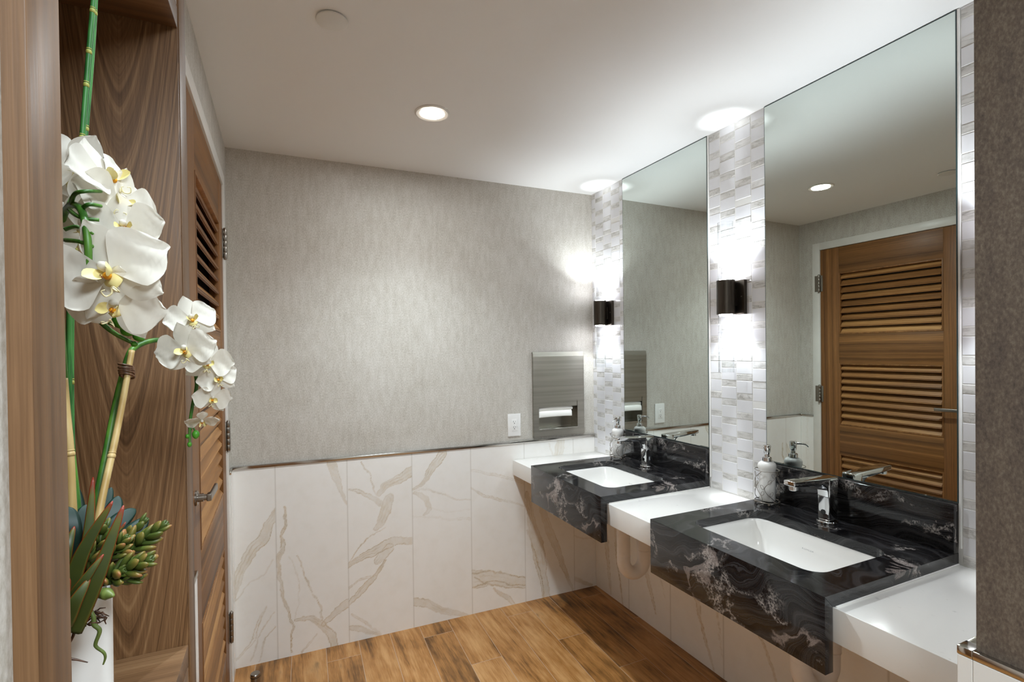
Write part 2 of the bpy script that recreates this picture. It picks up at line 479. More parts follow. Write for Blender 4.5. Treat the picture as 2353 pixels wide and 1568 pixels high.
mb = MB(); mb.box(XNW-.3, .1, YEND-.1, YEND, 0, ZC); structure('wall_front', mb, MT['paper'], 'wallpaper wall behind the camera')
# wing wall wainscot and metal edge
mb = MB()
mb.box(XWING-.012, XWING-.0005, YEND, YWING, .0, ZT-.014, bev=.001); mb.box(XWING-.012, 0, YWING+.0005, YWING+.022, 0, ZT-.014, bev=.001)
structure('wall_wing_wainscot', mb, MT['quartz'], 'white tile wainscot on the wing wall')
mb = MB()
mb.box(XWING-.0125, XWING-.0005, YEND, YWING+.0005, ZT-.0135, ZT+.001, bev=.0012); mb.box(XWING-.0125, XWING+.02, YWING+.0005, YWING+.0225, ZT-.0135, ZT+.0015, bev=.0012); mb.box(XWING+.0205, 0, YWING+.0005, YWING+.0225, ZT-.0135, ZT+.001, bev=.0012)
structure('trim_1', mb, MT['trim'], 'polished metal edge trim on the wing wall wainscot', smooth=30)

# ------------------------------------------------------------------ marble wainscots (veins worked out per tile)
_lat = RNG.random((256, 256))
def vnoise(x, y):
    xi = np.floor(x).astype(int); yi = np.floor(y).astype(int); fx = x-xi; fy = y-yi
    fx = fx*fx*(3-2*fx); fy = fy*fy*(3-2*fy)
    g = lambda a, b: _lat[a % 256, b % 256]
    return (g(xi, yi)*(1-fx)+g(xi+1, yi)*fx)*(1-fy)+(g(xi, yi+1)*(1-fx)+g(xi+1, yi+1)*fx)*fy-.5
def fbm(x, y, o=4):
    s = 0; a = 1
    for k in range(o): s = s+a*vnoise(x*2**k+17*k, y*2**k+31*k); a *= .5
    return s
def marble(name, A, Zr, joints, veins, fn, label, step=.004):
    """grid over a,z; joints: tile joints in a; veins: (tile index, [(a,z,halfwidth)...], strength)"""
    na = int((A[1]-A[0])/step)+1; nz = int((Zr[1]-Zr[0])/step)+1
    a = np.linspace(A[0], A[1], na); z = np.linspace(Zr[0], Zr[1], nz)
    aa, zz = np.meshgrid(a, z)
    da = .012*fbm(aa*14, zz*14)+.006*fbm(aa*60+9, zz*60); dz = .012*fbm(aa*14+40, zz*14+70)+.006*fbm(aa*60+80, zz*60+20)
    fill = np.zeros_like(aa); edge = np.zeros_like(aa)
    for (t, pts, st) in veins:
        lo, hi = joints[t], joints[t+1]
        m = (aa >= lo) & (aa < hi)
        X = aa[m]+da[m]; Z = zz[m]+dz[m]
        best = np.full(X.shape, 1e9); hw = np.zeros_like(X)
        for (a0, z0, w0), (a1, z1, w1) in zip(pts, pts[1:]):
            vx, vz = a1-a0, z1-z0; L2 = vx*vx+vz*vz+1e-12
            s = np.clip(((X-a0)*vx+(Z-z0)*vz)/L2, 0, 1)
            d = np.hypot(X-a0-s*vx, Z-z0-s*vz); w = w0+(w1-w0)*s
            k = (d-w) < (best-hw); best = np.where(k, d, best); hw = np.where(k, w, hw)
        q = best-hw
        if st > 0 and max(p[2] for p in pts) > .006:
            f = np.clip(.5-q/.006, 0, 1)*(.62+.38*np.clip(.5+1.6*fbm(X*30, Z*30), 0, 1))
            fill[m] = np.maximum(fill[m], f*min(1, st))
        e = np.exp(-(q/(.0016+.001*np.abs(fbm(X*9, Z*9))))**2)*(.35+.65*np.clip(.5+2*fbm(X*7+3, Z*7), 0, 1))
        inner = np.exp(-((best-hw*.35)/.0022)**2)*.5*np.clip(.3+2*fbm(X*11+33, Z*11), 0, 1)
        edge[m] = np.maximum(edge[m], np.maximum(e, inner)*st)
    j = np.zeros_like(aa)
    for q in joints: j = np.maximum(j, np.exp(-((aa-q)/.0022)**2))
    P = fn(aa.ravel(), zz.ravel())
    me = bpy.data.meshes.new(name)
    idx = np.arange(na*nz).reshape(nz, na)
    F = np.stack([idx[:-1, :-1], idx[:-1, 1:], idx[1:, 1:], idx[1:, :-1]], -1).reshape(-1, 4)
    me.vertices.add(na*nz); me.vertices.foreach_set('co', P.astype(np.float32).ravel())
    me.loops.add(F.size); me.loops.foreach_set('vertex_index', F.ravel().astype(np.int32))
    me.polygons.add(len(F)); me.polygons.foreach_set('loop_start', np.arange(0, F.size, 4, dtype=np.int32))
    me.update(calc_edges=True); me.validate()
    for nm, arr in (('vein_fill', fill), ('vein_edge', edge), ('joint', j)):
        at_ = me.attributes.new(nm, 'FLOAT', 'POINT'); at_.data.foreach_set('value', arr.ravel().astype(np.float32))
    o = link(name, me, MT['marble'])
    return tag(o, label, 'wall', kind='structure')

def bw(cx, cy, off=0.0):
    """pixel of the wainscot study (photo crop) -> back wall (x, z)"""
    u, v = 500+cx/2.5576, 980+cy/2.5576
    d = FWD+RIGHT*((u-PX)/FPX)-UP*((v-PY)/FPX)
    n = Vector((SL, 1, 0)); t = (-off-n.dot(CAM))/n.dot(d); q = CAM+d*t
    return q.x, q.z
PXM = 1/2.5576/470
def vb(t, w, pts, st=1.0):
    n = len(pts); ws = lerps(w if isinstance(w, (list, tuple)) else [w], n) if isinstance(w, (list, tuple)) else [w]*n
    return (t, [bw(x, y)+(k*PXM/2,) for (x, y), k in zip(pts, ws)], st)
BV = [
    vb(0, [4, 34, 60, 56, 44, 40], [(342, 475), (318, 545), (275, 640), (200, 730), (125, 860), (72, 1010)]),
    vb(0, 3, [(330, 790), (270, 870), (180, 915), (130, 990), (80, 1040)], .7),
    vb(0, [3, 14, 5], [(285, 1050), (240, 1150), (215, 1240), (170, 1300), (78, 1405)], .75), vb(0, 3, [(330, 1090), (250, 1200), (200, 1370)], .5), vb(0, 3, [(335, 1170), (270, 1250), (250, 1385)], .6),
    vb(1, [6, 14, 10, 26, 14, 10, 8, 4], [(385, 475), (400, 580), (372, 640), (385, 720), (355, 770), (360, 900), (400, 1030), (440, 1180), (430, 1325)]),
    vb(1, [3, 5, 8], [(470, 755), (505, 870), (550, 970), (600, 1060), (620, 1140)], .8),
    vb(1, [10, 30, 44, 30], [(455, 1130), (540, 1125), (620, 1165), (670, 1225), (690, 1300)]), vb(1, [52, 46, 16], [(765, 1040), (700, 1085), (625, 1160)]),
    vb(1, [52, 34, 3], [(668, 215), (705, 320), (757, 462)]), vb(1, [3, 10, 4], [(590, 1215), (530, 1280), (485, 1335)], .6),
    vb(1, 3, [(420, 760), (470, 900), (480, 1040), (450, 1130)], .35),
    vb(2, [60, 50, 26], [(1140, 260), (1060, 315), (985, 350), (945, 400)]), vb(2, 4, [(835, 205), (885, 280), (915, 340), (930, 410)], .7),
    vb(2, [10, 26, 30], [(775, 365), (850, 385), (910, 425), (955, 450)], .8), vb(2, [50, 66, 40, 14], [(1010, 420), (980, 500), (950, 560), (920, 605)]),
    vb(2, 3, [(975, 590), (900, 640), (850, 690), (764, 805)], .8), vb(2, [46, 52, 60, 40, 26], [(1140, 668), (1050, 670), (970, 705), (880, 750), (766, 815)]),
    vb(2, [50, 50, 30], [(1010, 715), (965, 760), (930, 790)], .8), vb(2, [10, 30, 34, 18], [(975, 790), (920, 880), (860, 950), (764, 1045)]), vb(2, 10, [(920, 868), (830, 900), (764, 950)], .6),
    vb(2, [6, 14, 8], [(790, 1100), (860, 1150), (965, 1220)], .7), vb(2, [30, 26, 12], [(764, 1185), (850, 1195), (960, 1225)], .8),
    vb(3, [58, 40, 22, 14], [(1315, 165), (1260, 240), (1225, 300), (1190, 345), (1140, 372)]), vb(3, [12, 8, 4], [(1140, 372), (1230, 372), (1330, 398), (1400, 428), (1488, 428)], .75),
    vb(3, [20, 36, 8], [(1160, 392), (1220, 425), (1240, 480), (1205, 520)], .8), vb(3, 9, [(1140, 533), (1260, 530), (1370, 546), (1488, 540)], .55), vb(3, 3, [(1240, 470), (1330, 500), (1480, 490)], .3),
    vb(3, [46, 50, 40, 20], [(1140, 1030), (1230, 1040), (1320, 1085), (1480, 1112)]),
    vb(4, [10, 16, 8], [(1488, 255), (1600, 280), (1740, 310), (1805, 342)], .45), vb(4, [6, 14, 6], [(1488, 358), (1580, 410), (1700, 440), (1805, 470)], .55),
    vb(4, [112, 104, 70], [(1488, 890), (1600, 890), (1700, 905), (1806, 920)], .85), vb(4, 4, [(1488, 860), (1600, 845), (1700, 868), (1806, 885)], .9), vb(4, 4, [(1500, 935), (1620, 905), (1720, 930), (1806, 930)], .9),
    vb(4, 4, [(1500, 880), (1590, 930), (1700, 945), (1790, 950)], .8), vb(4, [8, 30, 8], [(1620, 955), (1700, 1005), (1760, 1045)], .7),
    vb(5, [16, 60, 90, 70, 50], [(1812, 385), (1838, 560), (1875, 700), (1905, 850), (1930, 1005)]), vb(5, 4, [(1815, 610), (1850, 710), (1895, 850), (1920, 1005)], 1), vb(5, [40, 56, 40, 10], [(1900, 480), (1955, 640), (2010, 780), (2085, 955)]),
    vb(5, [6, 6], [(1940, 100), (1975, 175)], .8), vb(5, [70, 64], [(2015, 70), (2000, 160)], .8),
    vb(6, 5, [(2092, 640), (2150, 662), (2195, 655)], .4), vb(6, [26, 14], [(2092, 885), (2195, 930)], .7),
]
joints_b = [-2.3, -1.8146, -1.4830, -1.1513, -.8197, -.4880, -.1560, .2]
wm = marble('wall_back_wainscot', (-1.998, -.0005), (0, ZT-.008), joints_b, BV,
            lambda a, z: np.stack([a, np.full_like(a, -.009), z], -1), 'white marble tile wainscot with gold veins on the wall opposite', .0036)
wm.rotation_euler.z = BA
# under the vanity
RV = []
rr = random.Random(3)
def rv(t, pts, st=.9): RV.append((t, pts, st))
rv(0, [(-.06, .70, .004), (-.10, .5, .012), (-.12, .3, .018), (-.16, .02, .006)]); rv(0, [(-.25, .76, .01), (-.2, .52, .006), (-.22, .25, .004), (-.28, .0, .003)])
rv(1, [(-.36, .74, .012), (-.40, .5, .03), (-.47, .3, .02), (-.55, .08, .004)]); rv(1, [(-.50, .7, .003), (-.55, .4, .003), (-.62, .2, .003)], .7)
rv(2, [(-.72, .7, .004), (-.78, .45, .016), (-.86, .2, .008), (-.93, .0, .003)]); rv(2, [(-.9, .7, .003), (-.94, .42, .004), (-.98, .1, .003)], .6)
rv(3, [(-1.04, .74, .02), (-1.10, .5, .02), (-1.17, .3, .006), (-1.27, .12, .003)]); rv(4, [(-1.35, .6, .004), (-1.42, .4, .014), (-1.52, .2, .004)], .7)
rv(5, [(-1.72, .75, .006), (-1.735, .5, .008), (-1.745, .2, .004)]); rv(5, [(-1.85, .6, .003), (-1.9, .3, .006)], .6)
wr = marble('wall_right_wainscot', (-2.13, -.0), (0, ZW-.02), [-2.6, -1.98, -1.65, -1.32, -.99, -.66, -.33, .2][::1], [(6-t, p, s) for t, p, s in RV],
            lambda a, z: np.stack([np.full_like(a, 0.0), a, z], -1), 'white marble tile below the vanity', .006)
for p in wr.data.polygons: p.flip()
# left wall strips beside the door
def small_marble(name, y0, y1, x, label, veins):
    o = marble(name, (y0, y1), (0, ZT-.008), [-3, 3], veins, lambda a, z: np.stack([np.full_like(a, x), a, z], -1), label, .006)
    mb = MB(); mb.box(XL+.0005, x-.0005, y0, y1, 0, ZT-.008)
    c = mb.build('tile_edge', MT['marble'], o); tag(c, kind='structure'); return o
small_marble('wall_left_wainscot', -.0695, .027, XL+.010, 'narrow white marble strip between door frame and corner', [(0, [(-.03, 1, .004), (-.02, .6, .006), (-.04, .2, .003)], .4)])
small_marble('wall_left_wainscot_near', YN3, -1.185, XL+.026, 'white marble wainscot between door and walnut cabinet', [(0, [(-1.22, .9, .003), (-1.21, .6, .006), (-1.23, .3, .003)], .5)])
# metal trims
mb = MB(); mb.box(-2.0, -.0005, -.0135, -.0005, ZT-.008, ZT+.006, bev=.0015)
o = structure('trim_2', mb, MT['trim'], 'polished metal trim along the top of the marble on the wall opposite', smooth=30); o.rotation_euler.z = BA
mb = MB(); mb.box(XL+.0005, XL+.0125, -.0695, .024, ZT-.008, ZT+.006, bev=.0015)
structure('trim_3', mb, MT['trim'], 'short metal trim between door frame and corner', smooth=30)
mb = MB(); mb.box(XL+.0005, XL+.028, YN3, -1.184, ZT-.008, ZT+.005, bev=.0015)
structure('trim_4', mb, MT['trim'], 'metal trim on the marble between door and walnut cabinet', smooth=30)

# ------------------------------------------------------------------ mosaic tile on the vanity wall
mb = MB()
PW, PZ = .0793, .0821
def mosaic(y_hi, y_lo, y0, k0, z_lo, z_hi=ZC):
    g = .0011; k = k0
    while True:
        a = y0-PW*(k-k0); b = a-PW
        if a <= y_lo: break
        hi, lo = min(a, y_hi)-g, max(b, y_lo)+g
        if hi-lo > .004 and a > y_lo:
            st = (.8453 if k % 2 else .8168)
            n = -2
            while True:
                zs = st+PZ*n
                if zs > z_hi: break
                for za, zb, mi in ((zs, zs+.0279, 1), (zs+.0279, zs+PZ, 0)):
                    za2, zb2 = max(za, z_lo)+g*.8, min(zb, z_hi)-g*.8
                    if zb2-za2 > .003:
                        tl = random.gauss(0, .00035)
                        b_ = bmesh.new(); e = .0012; x0, x1 = tl, tl+.0012
                        vs = [(x1, lo, za2), (x1, hi, za2), (x1, hi, zb2), (x1, lo, zb2), (x0, lo+e, za2+e), (x0, hi-e, za2+e), (x0, hi-e, zb2-e), (x0, lo+e, zb2-e)]
                        VV = [b_.verts.new(v) for v in vs]
                        for f in ((4, 5, 6, 7), (0, 1, 5, 4), (1, 2, 6, 5), (2, 3, 7, 6), (3, 0, 4, 7)): b_.faces.new([VV[i] for i in f][::-1])
                        mb.add(b_, mi)
                n += 1
        k += 1
mosaic(-.001, YM[0][0], -.0398+PW, -1, ZW)
mosaic(YM[0][1]-.007, YM[1][0], -.0398-PW*11, 11, ZW)
mosaic(YM[1][1]-.007, YWING+.024, YM[1][1]-.007, 1, ZW)
structure('wall_right_mosaic', mb, [MT['tile'], MT['strip']], 'white and grey mosaic tile between the mirrors')
mb = MB(); mb.box(.0008, .006, -2.13, -.0, ZW-.02, ZC); structure('wall_right_backing', mb, MT['grout'], 'pale grout behind the mosaic tile')

# ------------------------------------------------------------------ mirrors
for i, (ya, yb) in enumerate(YM):
    lab = ['tall narrow frameless mirror over the far granite sink', 'large frameless mirror over the near granite sink, reflecting the louvered door'][i]
    t = empty('wall_mirror', lab, 'mirror', (0, (ya+yb)/2, 1.0205), group='mirrors over the sinks')
    h = ZC-.002-1.0205; w = ya-yb; cy = (ya+yb)/2
    mb = MB(); mb.box(-.0062, -.0005, -w/2, w/2, 0, h); mb.build('mirror_backing', MT['glassedge'], t)
    mb = MB(); mb.faces([(-.0064, -w/2+.0022, .003), (-.0064, w/2-.0022, .003), (-.0064, w/2-.0022, h-.003), (-.0064, -w/2+.0022, h-.003)], [(0, 1, 2, 3)])
    f = mb.build('mirror_face', MT['mirror'], t)
    f.data.polygons[0].flip()
    mb = MB(); mb.box(-.005, -.0005, -w/2-.0066, -w/2-.0005, -.13, h, bev=.001); mb.build('sealant_strip', MT['caulk'], t)

# ------------------------------------------------------------------ vanity tops
def rrect(cx, cy, hx, hy, r, n=8):
    out = []
    for (sx, sy, a0) in ((1, 1, 0), (-1, 1, 90), (-1, -1, 180), (1, -1, 270)):
        for k in range(n+1):
            a = math.radians(a0+90*k/n); out.append((cx+sx*(hx-r)+r*math.cos(a), cy+sy*(hy-r)+r*math.sin(a)))
    return out
SXC, SHX, SHY = -.334, .166, .2265
for i, (ya, yb) in enumerate(YG):
    cy = (ya+yb)/2; sc = -1.5245 if i else -.607
    lab = ['black granite vanity top at the far sink, nearest the wall opposite', 'large black granite vanity top at the near sink with white veining'][i]
    t = empty('granite_vanity_top', lab, 'vanity top', (0, cy, ZGB), group='black granite vanity tops')
    hy = (ya-yb)/2; z0, z1 = ZG-.030-ZGB, ZG-ZGB
    # slab with the basin opening
    n = 8; inn = rrect(SXC, sc-cy, SHX, SHY, .05, n)
    outc = [(-.0005, hy), (XG, hy), (XG, -hy), (-.0005, -hy)]
    mb = MB()
    outb = [(-.0005, hy), (XAP, hy), (XAP, -hy), (-.0005, -hy)]
    for (z, fl) in ((z1, False), (z0, True)):
        vs = [(x, y, z) for x, y in inn]+[(x, y, z) for x, y in (outb if fl else outc)]; N = len(inn); fs = []
        for c in range(4):
            for k in range(n): fs.append((c*(n+1)+k, N+c, c*(n+1)+k+1))
            e = c*(n+1)+n; s2 = ((c+1) % 4)*(n+1)
            fs.append((e, N+c, N+(c+1) % 4, s2))
        mb.faces(vs, [f[::-1] if not fl else f for f in fs])
    N = len(inn)
    mb.faces([(x, y, z1) for x, y in inn]+[(x, y, z0) for x, y in inn], [(k, (k+1) % N, N+(k+1) % N, N+k) for k in range(N)])
    mb.faces([(x, y, z1) for x, y in outc]+[(x, y, z0) for x, y in outb], [(k, (k+1) % 4, 4+(k+1) % 4, 4+k) for k in range(4)])
    bmesh.ops.remove_doubles(mb.bm, verts=mb.bm.verts, dist=1e-5); bmesh.ops.recalc_face_normals(mb.bm, faces=mb.bm.faces)
    o = mb.build('slab', MT['granite'], t)
    mb = MB(); mb.prism([(XG, 0), (XG, z1-.0004), (XAP, z0-.0006), (XAP, 0)], 'y', -hy, hy, bev=.0007, seg=2); mb.build('apron', MT['granite'], t, 30)
    mb = MB(); mb.box(-.0245, -.0005, -hy, hy, z1+.0003, 1.0185-ZGB, bev=.0012); mb.build('backsplash', MT['granite'], t, 30)
    # basin
    b = empty('sink_basin', ['white undermount basin in the far granite top', 'white undermount basin in the near granite top'][i], 'sink', (SXC, sc, ZG-.030), group='undermount basins')
    mb = MB()
    rings = [(SHX+.018, SHY+.018, .060, -.0006), (SHX-.002, SHY-.002, .048, -.0006), (SHX-.006, SHY-.006, .046, -.008), (SHX-.012, SHY-.014, .045, -.06), (SHX-.024, SHY-.03, .05, -.112), (SHX-.05, SHY-.06, .05, -.130), (.06, .06, .05, -.137), (.023, .023, .0229, -.140)]
    def loft(rg, flip, cap):
        L = [[(x, y, z) for x, y in rrect(0, 0, hx, hyy, r, 8)] for hx, hyy, r, z in rg]; N = len(L[0])
        vs = [p for l in L for p in l]; fs = []
        for q in range(len(L)-1):
            for k in range(N):
                f = (q*N+k, q*N+(k+1) % N, (q+1)*N+(k+1) % N, (q+1)*N+k); fs.append(f[::-1] if flip else f)
        if cap: fs.append([(len(L)-1)*N+k for k in range(N)])
        mb.faces(vs, fs)
    loft(rings, True, False)
    loft([(SHX+.018, SHY+.018, .060, -.0008), (SHX+.018, SHY+.018, .06, -.012), (SHX+.002, SHY, .05, -.02), (SHX-.004, SHY-.004, .05, -.07), (SHX-.014, SHY-.02, .05, -.125), (.06, .06, .05, -.15), (.03, .03, .0299, -.153)], False, True)
    bowl = mb.build('bowl', MT['porcelain'], b, True)
    mb = MB(); mb.lathe([(.0, -.1385), (.016, -.1385), (.021, -.1375), (.0225, -.139), (.0225, -.143), (0, -.143)], 24); mb.build('drain', MT['chrome'], bowl, 30)
    if i == 1 or i == 0:
        cu = bpy.data.curves.new('lettering', 'FONT'); cu.body = 'KOHLER'; cu.size = .009; cu.space_character = 1.25; cu.align_x = 'CENTER'
        cu.extrude = .0001
        tc = bpy.data.objects.new('lettering', cu); COL.objects.link(tc); me = bpy.data.meshes.new_from_object(tc); bpy.data.objects.remove(tc)
        me.materials.clear(); tx = link('lettering', me, MT['ink'], bowl)
        # reads on the back inner wall of the bowl, seen from the room side
        xx = SHX-.0105; tx.location = (xx-.0006, .02, -.052); tx.rotation_euler = (math.radians(90-8), 0, math.radians(-90))
    # drain pipe with trap, boxed in a pale cover
    p = empty('trap_pipe', ['pale covered drain trap below the far sink', 'pale covered drain trap below the near sink, half hidden by the apron'][i], 'pipe', (-.25, sc-.004, 0), group='drain traps below the vanity')
    zb = ZG-.030-.155
    pts = [(0, 0, zb), (0, 0, .60), (0, 0, .50), (0, 0, .43)]
    for k in range(1, 9):
        a = PI*k/8; pts.append((.055-.055*math.cos(a), -.02*k/8, .43-.055*math.sin(a)*1.15))
    pts += [(.11, -.02, .50)]
    mb = MB(); mb.tube(smoothpath(pts, 3), .0325, 20); mb.build('trap_bend', MT['pvc'], p, True)
    pts = [(.11, -.02, .475), (.11, -.02, .52), (.118, -.02, .545), (.14, -.02, .557), (.17, -.02, .56), (.2485, -.02, .56)]
    mb = MB(); mb.tube(smoothpath(pts, 4), .035, 20); mb.build('trap_arm', MT['pvc'], p, True)
    mb = MB(); mb.tube([(0, 0, .455), (0, 0, .4575)], .0331, 20); mb.build('seam_band', MT['pvc'], p, 40)
    mb = MB(); mb.tube([(.11, -.02, .474), (.11, -.02, .4765)], .0355, 20); mb.build('seam_band', MT['pvc'], p, 40)

for i, (ya, yb) in enumerate([(-.006, YG[0][0]-.012), (YG[0][1]+.012, YG[1][0]-.012), (YG[1][1]+.012, YWING+.0235)]):
    lab = ['short white quartz countertop between the far granite top and the wall opposite', 'white quartz countertop between the two black granite tops', 'white quartz countertop at the near end beside the brown wing wall'][i]
    t = empty('white_countertop', lab, 'countertop', (0, (ya+yb)/2, ZWB), group='white quartz countertops')
    h = (ya-yb)/2; mb = MB()
    prof = [(-.0005, ZW-ZWB), (XW, ZW-ZWB), (XW, 0), (XW+.02, 0), (XW+.02, ZW-ZWB-.02), (-.0005, ZW-ZWB-.02)]
    mb.prism(prof, 'y', -h, h, bev=.0012); mb.build('slab', MT['quartz'], t, 30)
    if i != 0: mb = MB(); mb.box(XW+.004, -.004, h-.0162, h-.0123, ZW-ZWB-.0005, ZW-ZWB+.0035, bev=.001); mb.build('sealant_bead', MT['caulk'], t)
    if i != 2: mb = MB(); mb.box(XW+.004, -.004, -h+.0123, -h+.0162, ZW-ZWB-.0005, ZW-ZWB+.0035, bev=.001); mb.build('sealant_bead', MT['caulk'], t)

# ------------------------------------------------------------------ faucets
def make_faucet():
    t = empty('faucet', '', 'faucet', (0, 0, 0))
    mb = MB(); mb.lathe([(0, 0), (.032, 0), (.033, .0015), (.033, .006), (.031, .008), (0, .008)], 40); mb.build('base_plate', MT['chrome'], t, 30)
    body = [(-.021, .008), (-.021, .150), (-.019, .154), (.031, .1545), (.031, .13), (.026, .05), (.024, .008)]
    mb = MB(); mb.prism(body, 'y', -.0205, .0205, bev=.006, seg=4); fb = mb.build('body', MT['chrome'], t, 35)
    arm = [(.033, .1555)] + [(-.193, .164), (-.193, .147), (-.13, .140), (-.06, .136)]
    for k in range(6):
        a = math.radians(90-15*k); arm.append((-.06+.036*math.cos(a)*1.0, .1-0+.036*math.sin(a)))
    arm += [(-.023, .09), (-.018, .09), (-.018, .13), (.033, .135)]
    mb = MB(); mb.prism(arm, 'y', -.0195, .0195, bev=.0035, seg=3); fs_ = mb.build('spout', MT['chrome'], t, 35)
    mb = MB(); mb.lathe([(0, .131), (.0125, .131), (.0135, .1325), (.0135, .148), (0, .148)], 28, c=(-.172, 0, 0)); mb.build('aerator', MT['chrome'], fs_, 30)
    mb = MB(); mb.lathe([(0, 0), (.009, 0), (.0085, .0015), (0, .0018)], 24, mat=Matrix.Translation((-.0205, 0, .038)) @ Euler((0, -PI/2, 0)).to_matrix().to_4x4()); mb.build('sensor', MT['black'], fb, 30, 'black oval sensor window')
    return t
f0 = make_faucet()
for i in range(2):
    f = f0 if i == 0 else copy_tree(f0)
    f.location = (-.079, (-.585, -1.506)[i], ZG+.0002)
    tag(f, ['chrome sensor faucet over the far sink', 'chrome sensor faucet over the near sink'][i], 'faucet', 'chrome sensor faucets')

# ------------------------------------------------------------------ soap dispensers in wire holders
def make_soap():
    t = empty('soap_dispenser', '', 'soap dispenser')
    mb = MB(); mb.lathe([(0, 0), (.026, 0), (.0285, .003), (.029, .06), (.0285, .112), (.0305, .120), (.0325, .127), (.0325, .136), (.0295, .143), (.022, .1485), (.015, .150), (0, .150)], 40); mb.build('bottle', MT['porcelain'], t, 40, 'white ceramic bottle')
    mb = MB(); mb.lathe([(0, .1505), (.0155, .1505), (.0165, .152), (.0165, .164), (.0150, .166), (.0095, .168), (.0085, .177), (.0095, .179), (.0085, .18), (0, .18)], 32); mb.build('collar', MT['chrome'], t, 30)
    mb = MB(); mb.lathe([(0, .179), (.0095, .179), (.0115, .186), (.0125, .198), (.0135, .207), (.0130, .211), (.0115, .2135), (0, .2145)], 32)
    ph = mb.build('pump_head', MT['chrome'], t, 40)
    mb = MB(); mb.tube(smoothpath([(0.006, 0, .2055), (.03, 0, .2055), (.045, 0, .202), (.053, 0, .193)], 5), lerps([.0045, .004, .0033, .0026], 16), 12); mb.build('nozzle', MT['chrome'], ph, True)
    return t
def make_holder():
    t = empty('wire_holder', '', 'holder')
    def ring(z, r, w): return [(r*math.cos(2*PI*k/40), r*math.sin(2*PI*k/40), z) for k in range(40)], w
    mb = MB()
    p, w = ring(.131, .0425, .0015); mb.tube(p, w, 8, closed=True); mb.build('top_ring', MT['nickel'], t, True)
    mb = MB(); p, w = ring(.012, .0435, .0017); mb.tube(p, w, 8, closed=True)
    for a in (0, PI/2): mb.tube([(.0435*math.cos(a+PI*k), .0435*math.sin(a+PI*k), .012) for k in (0, 1)], .0013, 6)
    mb.build('base_ring', MT['nickel'], t, True)
    for k in range(5):
        mb = MB(); a0 = 2*PI*k/5; pts = []
        for q in range(17):
            s = q/16; a = a0+.55*math.sin(s*2*PI+k); r = .0405+.0022*math.sin(s*9+k); pts.append((r*math.cos(a), r*math.sin(a), .012+.119*s))
        mb.tube(pts, .0012, 6)
        for s0, d in ((.22, 1), (.42, -1), (.6, 1), (.8, -1)):
            a = a0+.55*math.sin(s0*2*PI+k); loop = []
            for q in range(14):
                b = 2*PI*q/14; aa = a+d*(.17+.15*math.cos(b)); zz = .012+.119*s0+.0085+.0075*math.sin(b)+.004*math.cos(b)
                loop.append((.0425*math.cos(aa), .0425*math.sin(aa), zz))
            mb.tube(loop, .0008, 5, closed=True)
        mb.build('vine_wire', MT['nickel'], t, True)
    for k in range(4):
        a = PI/4+PI/2*k
        mb = MB(); mb.lathe([(0, 0), (.0035, .001), (.0052, .0045), (.0048, .008), (.0025, .0105), (0, .0112)], 14, c=(.0405*math.cos(a), .0405*math.sin(a), 0)); mb.build('ball_foot', MT['nickel'], t, True)
    return t
s0, h0 = make_soap(), make_holder()
for i, (x, y, a) in enumerate([(-.083, -.352, math.atan2(-.45, -.9)), (-.081, -1.2775, math.atan2(-.66, -.75))]):
    s = s0 if i == 0 else copy_tree(s0); h = h0 if i == 0 else copy_tree(h0)
    h.location = (x, y, ZG+.0003); h.rotation_euler.z = .6+i; s.location = (x, y, ZG+.0142); s.rotation_euler.z = a
    tag(s, ['white ceramic soap dispenser with chrome pump beside the far sink', 'white ceramic soap dispenser with chrome pump beside the near sink'][i], 'soap dispenser', 'ceramic soap dispensers')
    tag(h, ['vine-pattern wire holder around the soap dispenser at the far sink', 'vine-pattern wire holder around the soap dispenser at the near sink'][i], 'wire holder', 'wire soap holders')

# ------------------------------------------------------------------ sconces
SZ0, SZ1 = 1.619, 1.7625
def make_sconce():
    t = empty('wall_sconce', '', 'sconce'); H = (SZ1-SZ0)/2
    mb = MB(); mb.box(-.018, -.0008, -.0555, .0555, -H, H, bev=.0012); mb.build('back_plate', MT['bronze'], t, 30)
    mb = MB(); mb.box(-.028, -.017, -.02, .02, -.035, .035); mb.build('bracket', MT['bronze'], t)
    # open can, lamps recessed at both ends
    mb = MB(); mb.lathe([(.032, -H), (.0365, -H), (.0365, H), (.032, H), (.032, H-.012), (.0, H-.012)], 48, c=(-.060, 0, 0), caps=False)
    mb.lathe([(.032, -H), (.032, -H+.012), (0, -H+.012)], 48, c=(-.060, 0, 0), caps=False)
    can = mb.build('can', MT['bronze'], t, 35)
    for sgn in (-1, 1):
        mb = MB(); mb.lathe([(0, 0), (.027, 0), (.027, .010), (.024, .0125), (0, .0145)], 32, c=(-.060, 0, sgn*(H-.0085)), mat=Matrix.Scale(sgn, 4, (0, 0, 1)))
        mb.build('lamp_lens', MT['lensc'], can, 40, 'glowing lamp end')
    for sgn in (-1, 1):
        mb = MB(); r1, r2 = .0312, .0296; a, b = H+.0006-.011, H+.245
        mb.lathe([(r1, a), (r1, b), (r2, b), (r2, a)], 40, c=(-.060, 0, 0), mat=Matrix.Scale(sgn, 4, (0, 0, 1)), caps=False)
        for z in (H+.075, H+.16):  # ridges added in the shape of lamp reflections in the tube
            mb.lathe([(r1, z), (r1+.0012, z+.0015), (r1, z+.003)], 40, c=(-.060, 0, 0), mat=Matrix.Scale(sgn, 4, (0, 0, 1)), caps=False)
        mb.build('glass_tube', MT['glass'], t, 40, 'clear glass tube')
    mb = MB(); mb.lathe([(0, 0), (.003, 0), (.003, .002), (0, .003)], 12, c=(-.018, -.043, .002), mat=Euler((0, -PI/2, 0)).to_matrix().to_4x4()); mb.build('screw', MT['nickel'], t, 30)
    return t
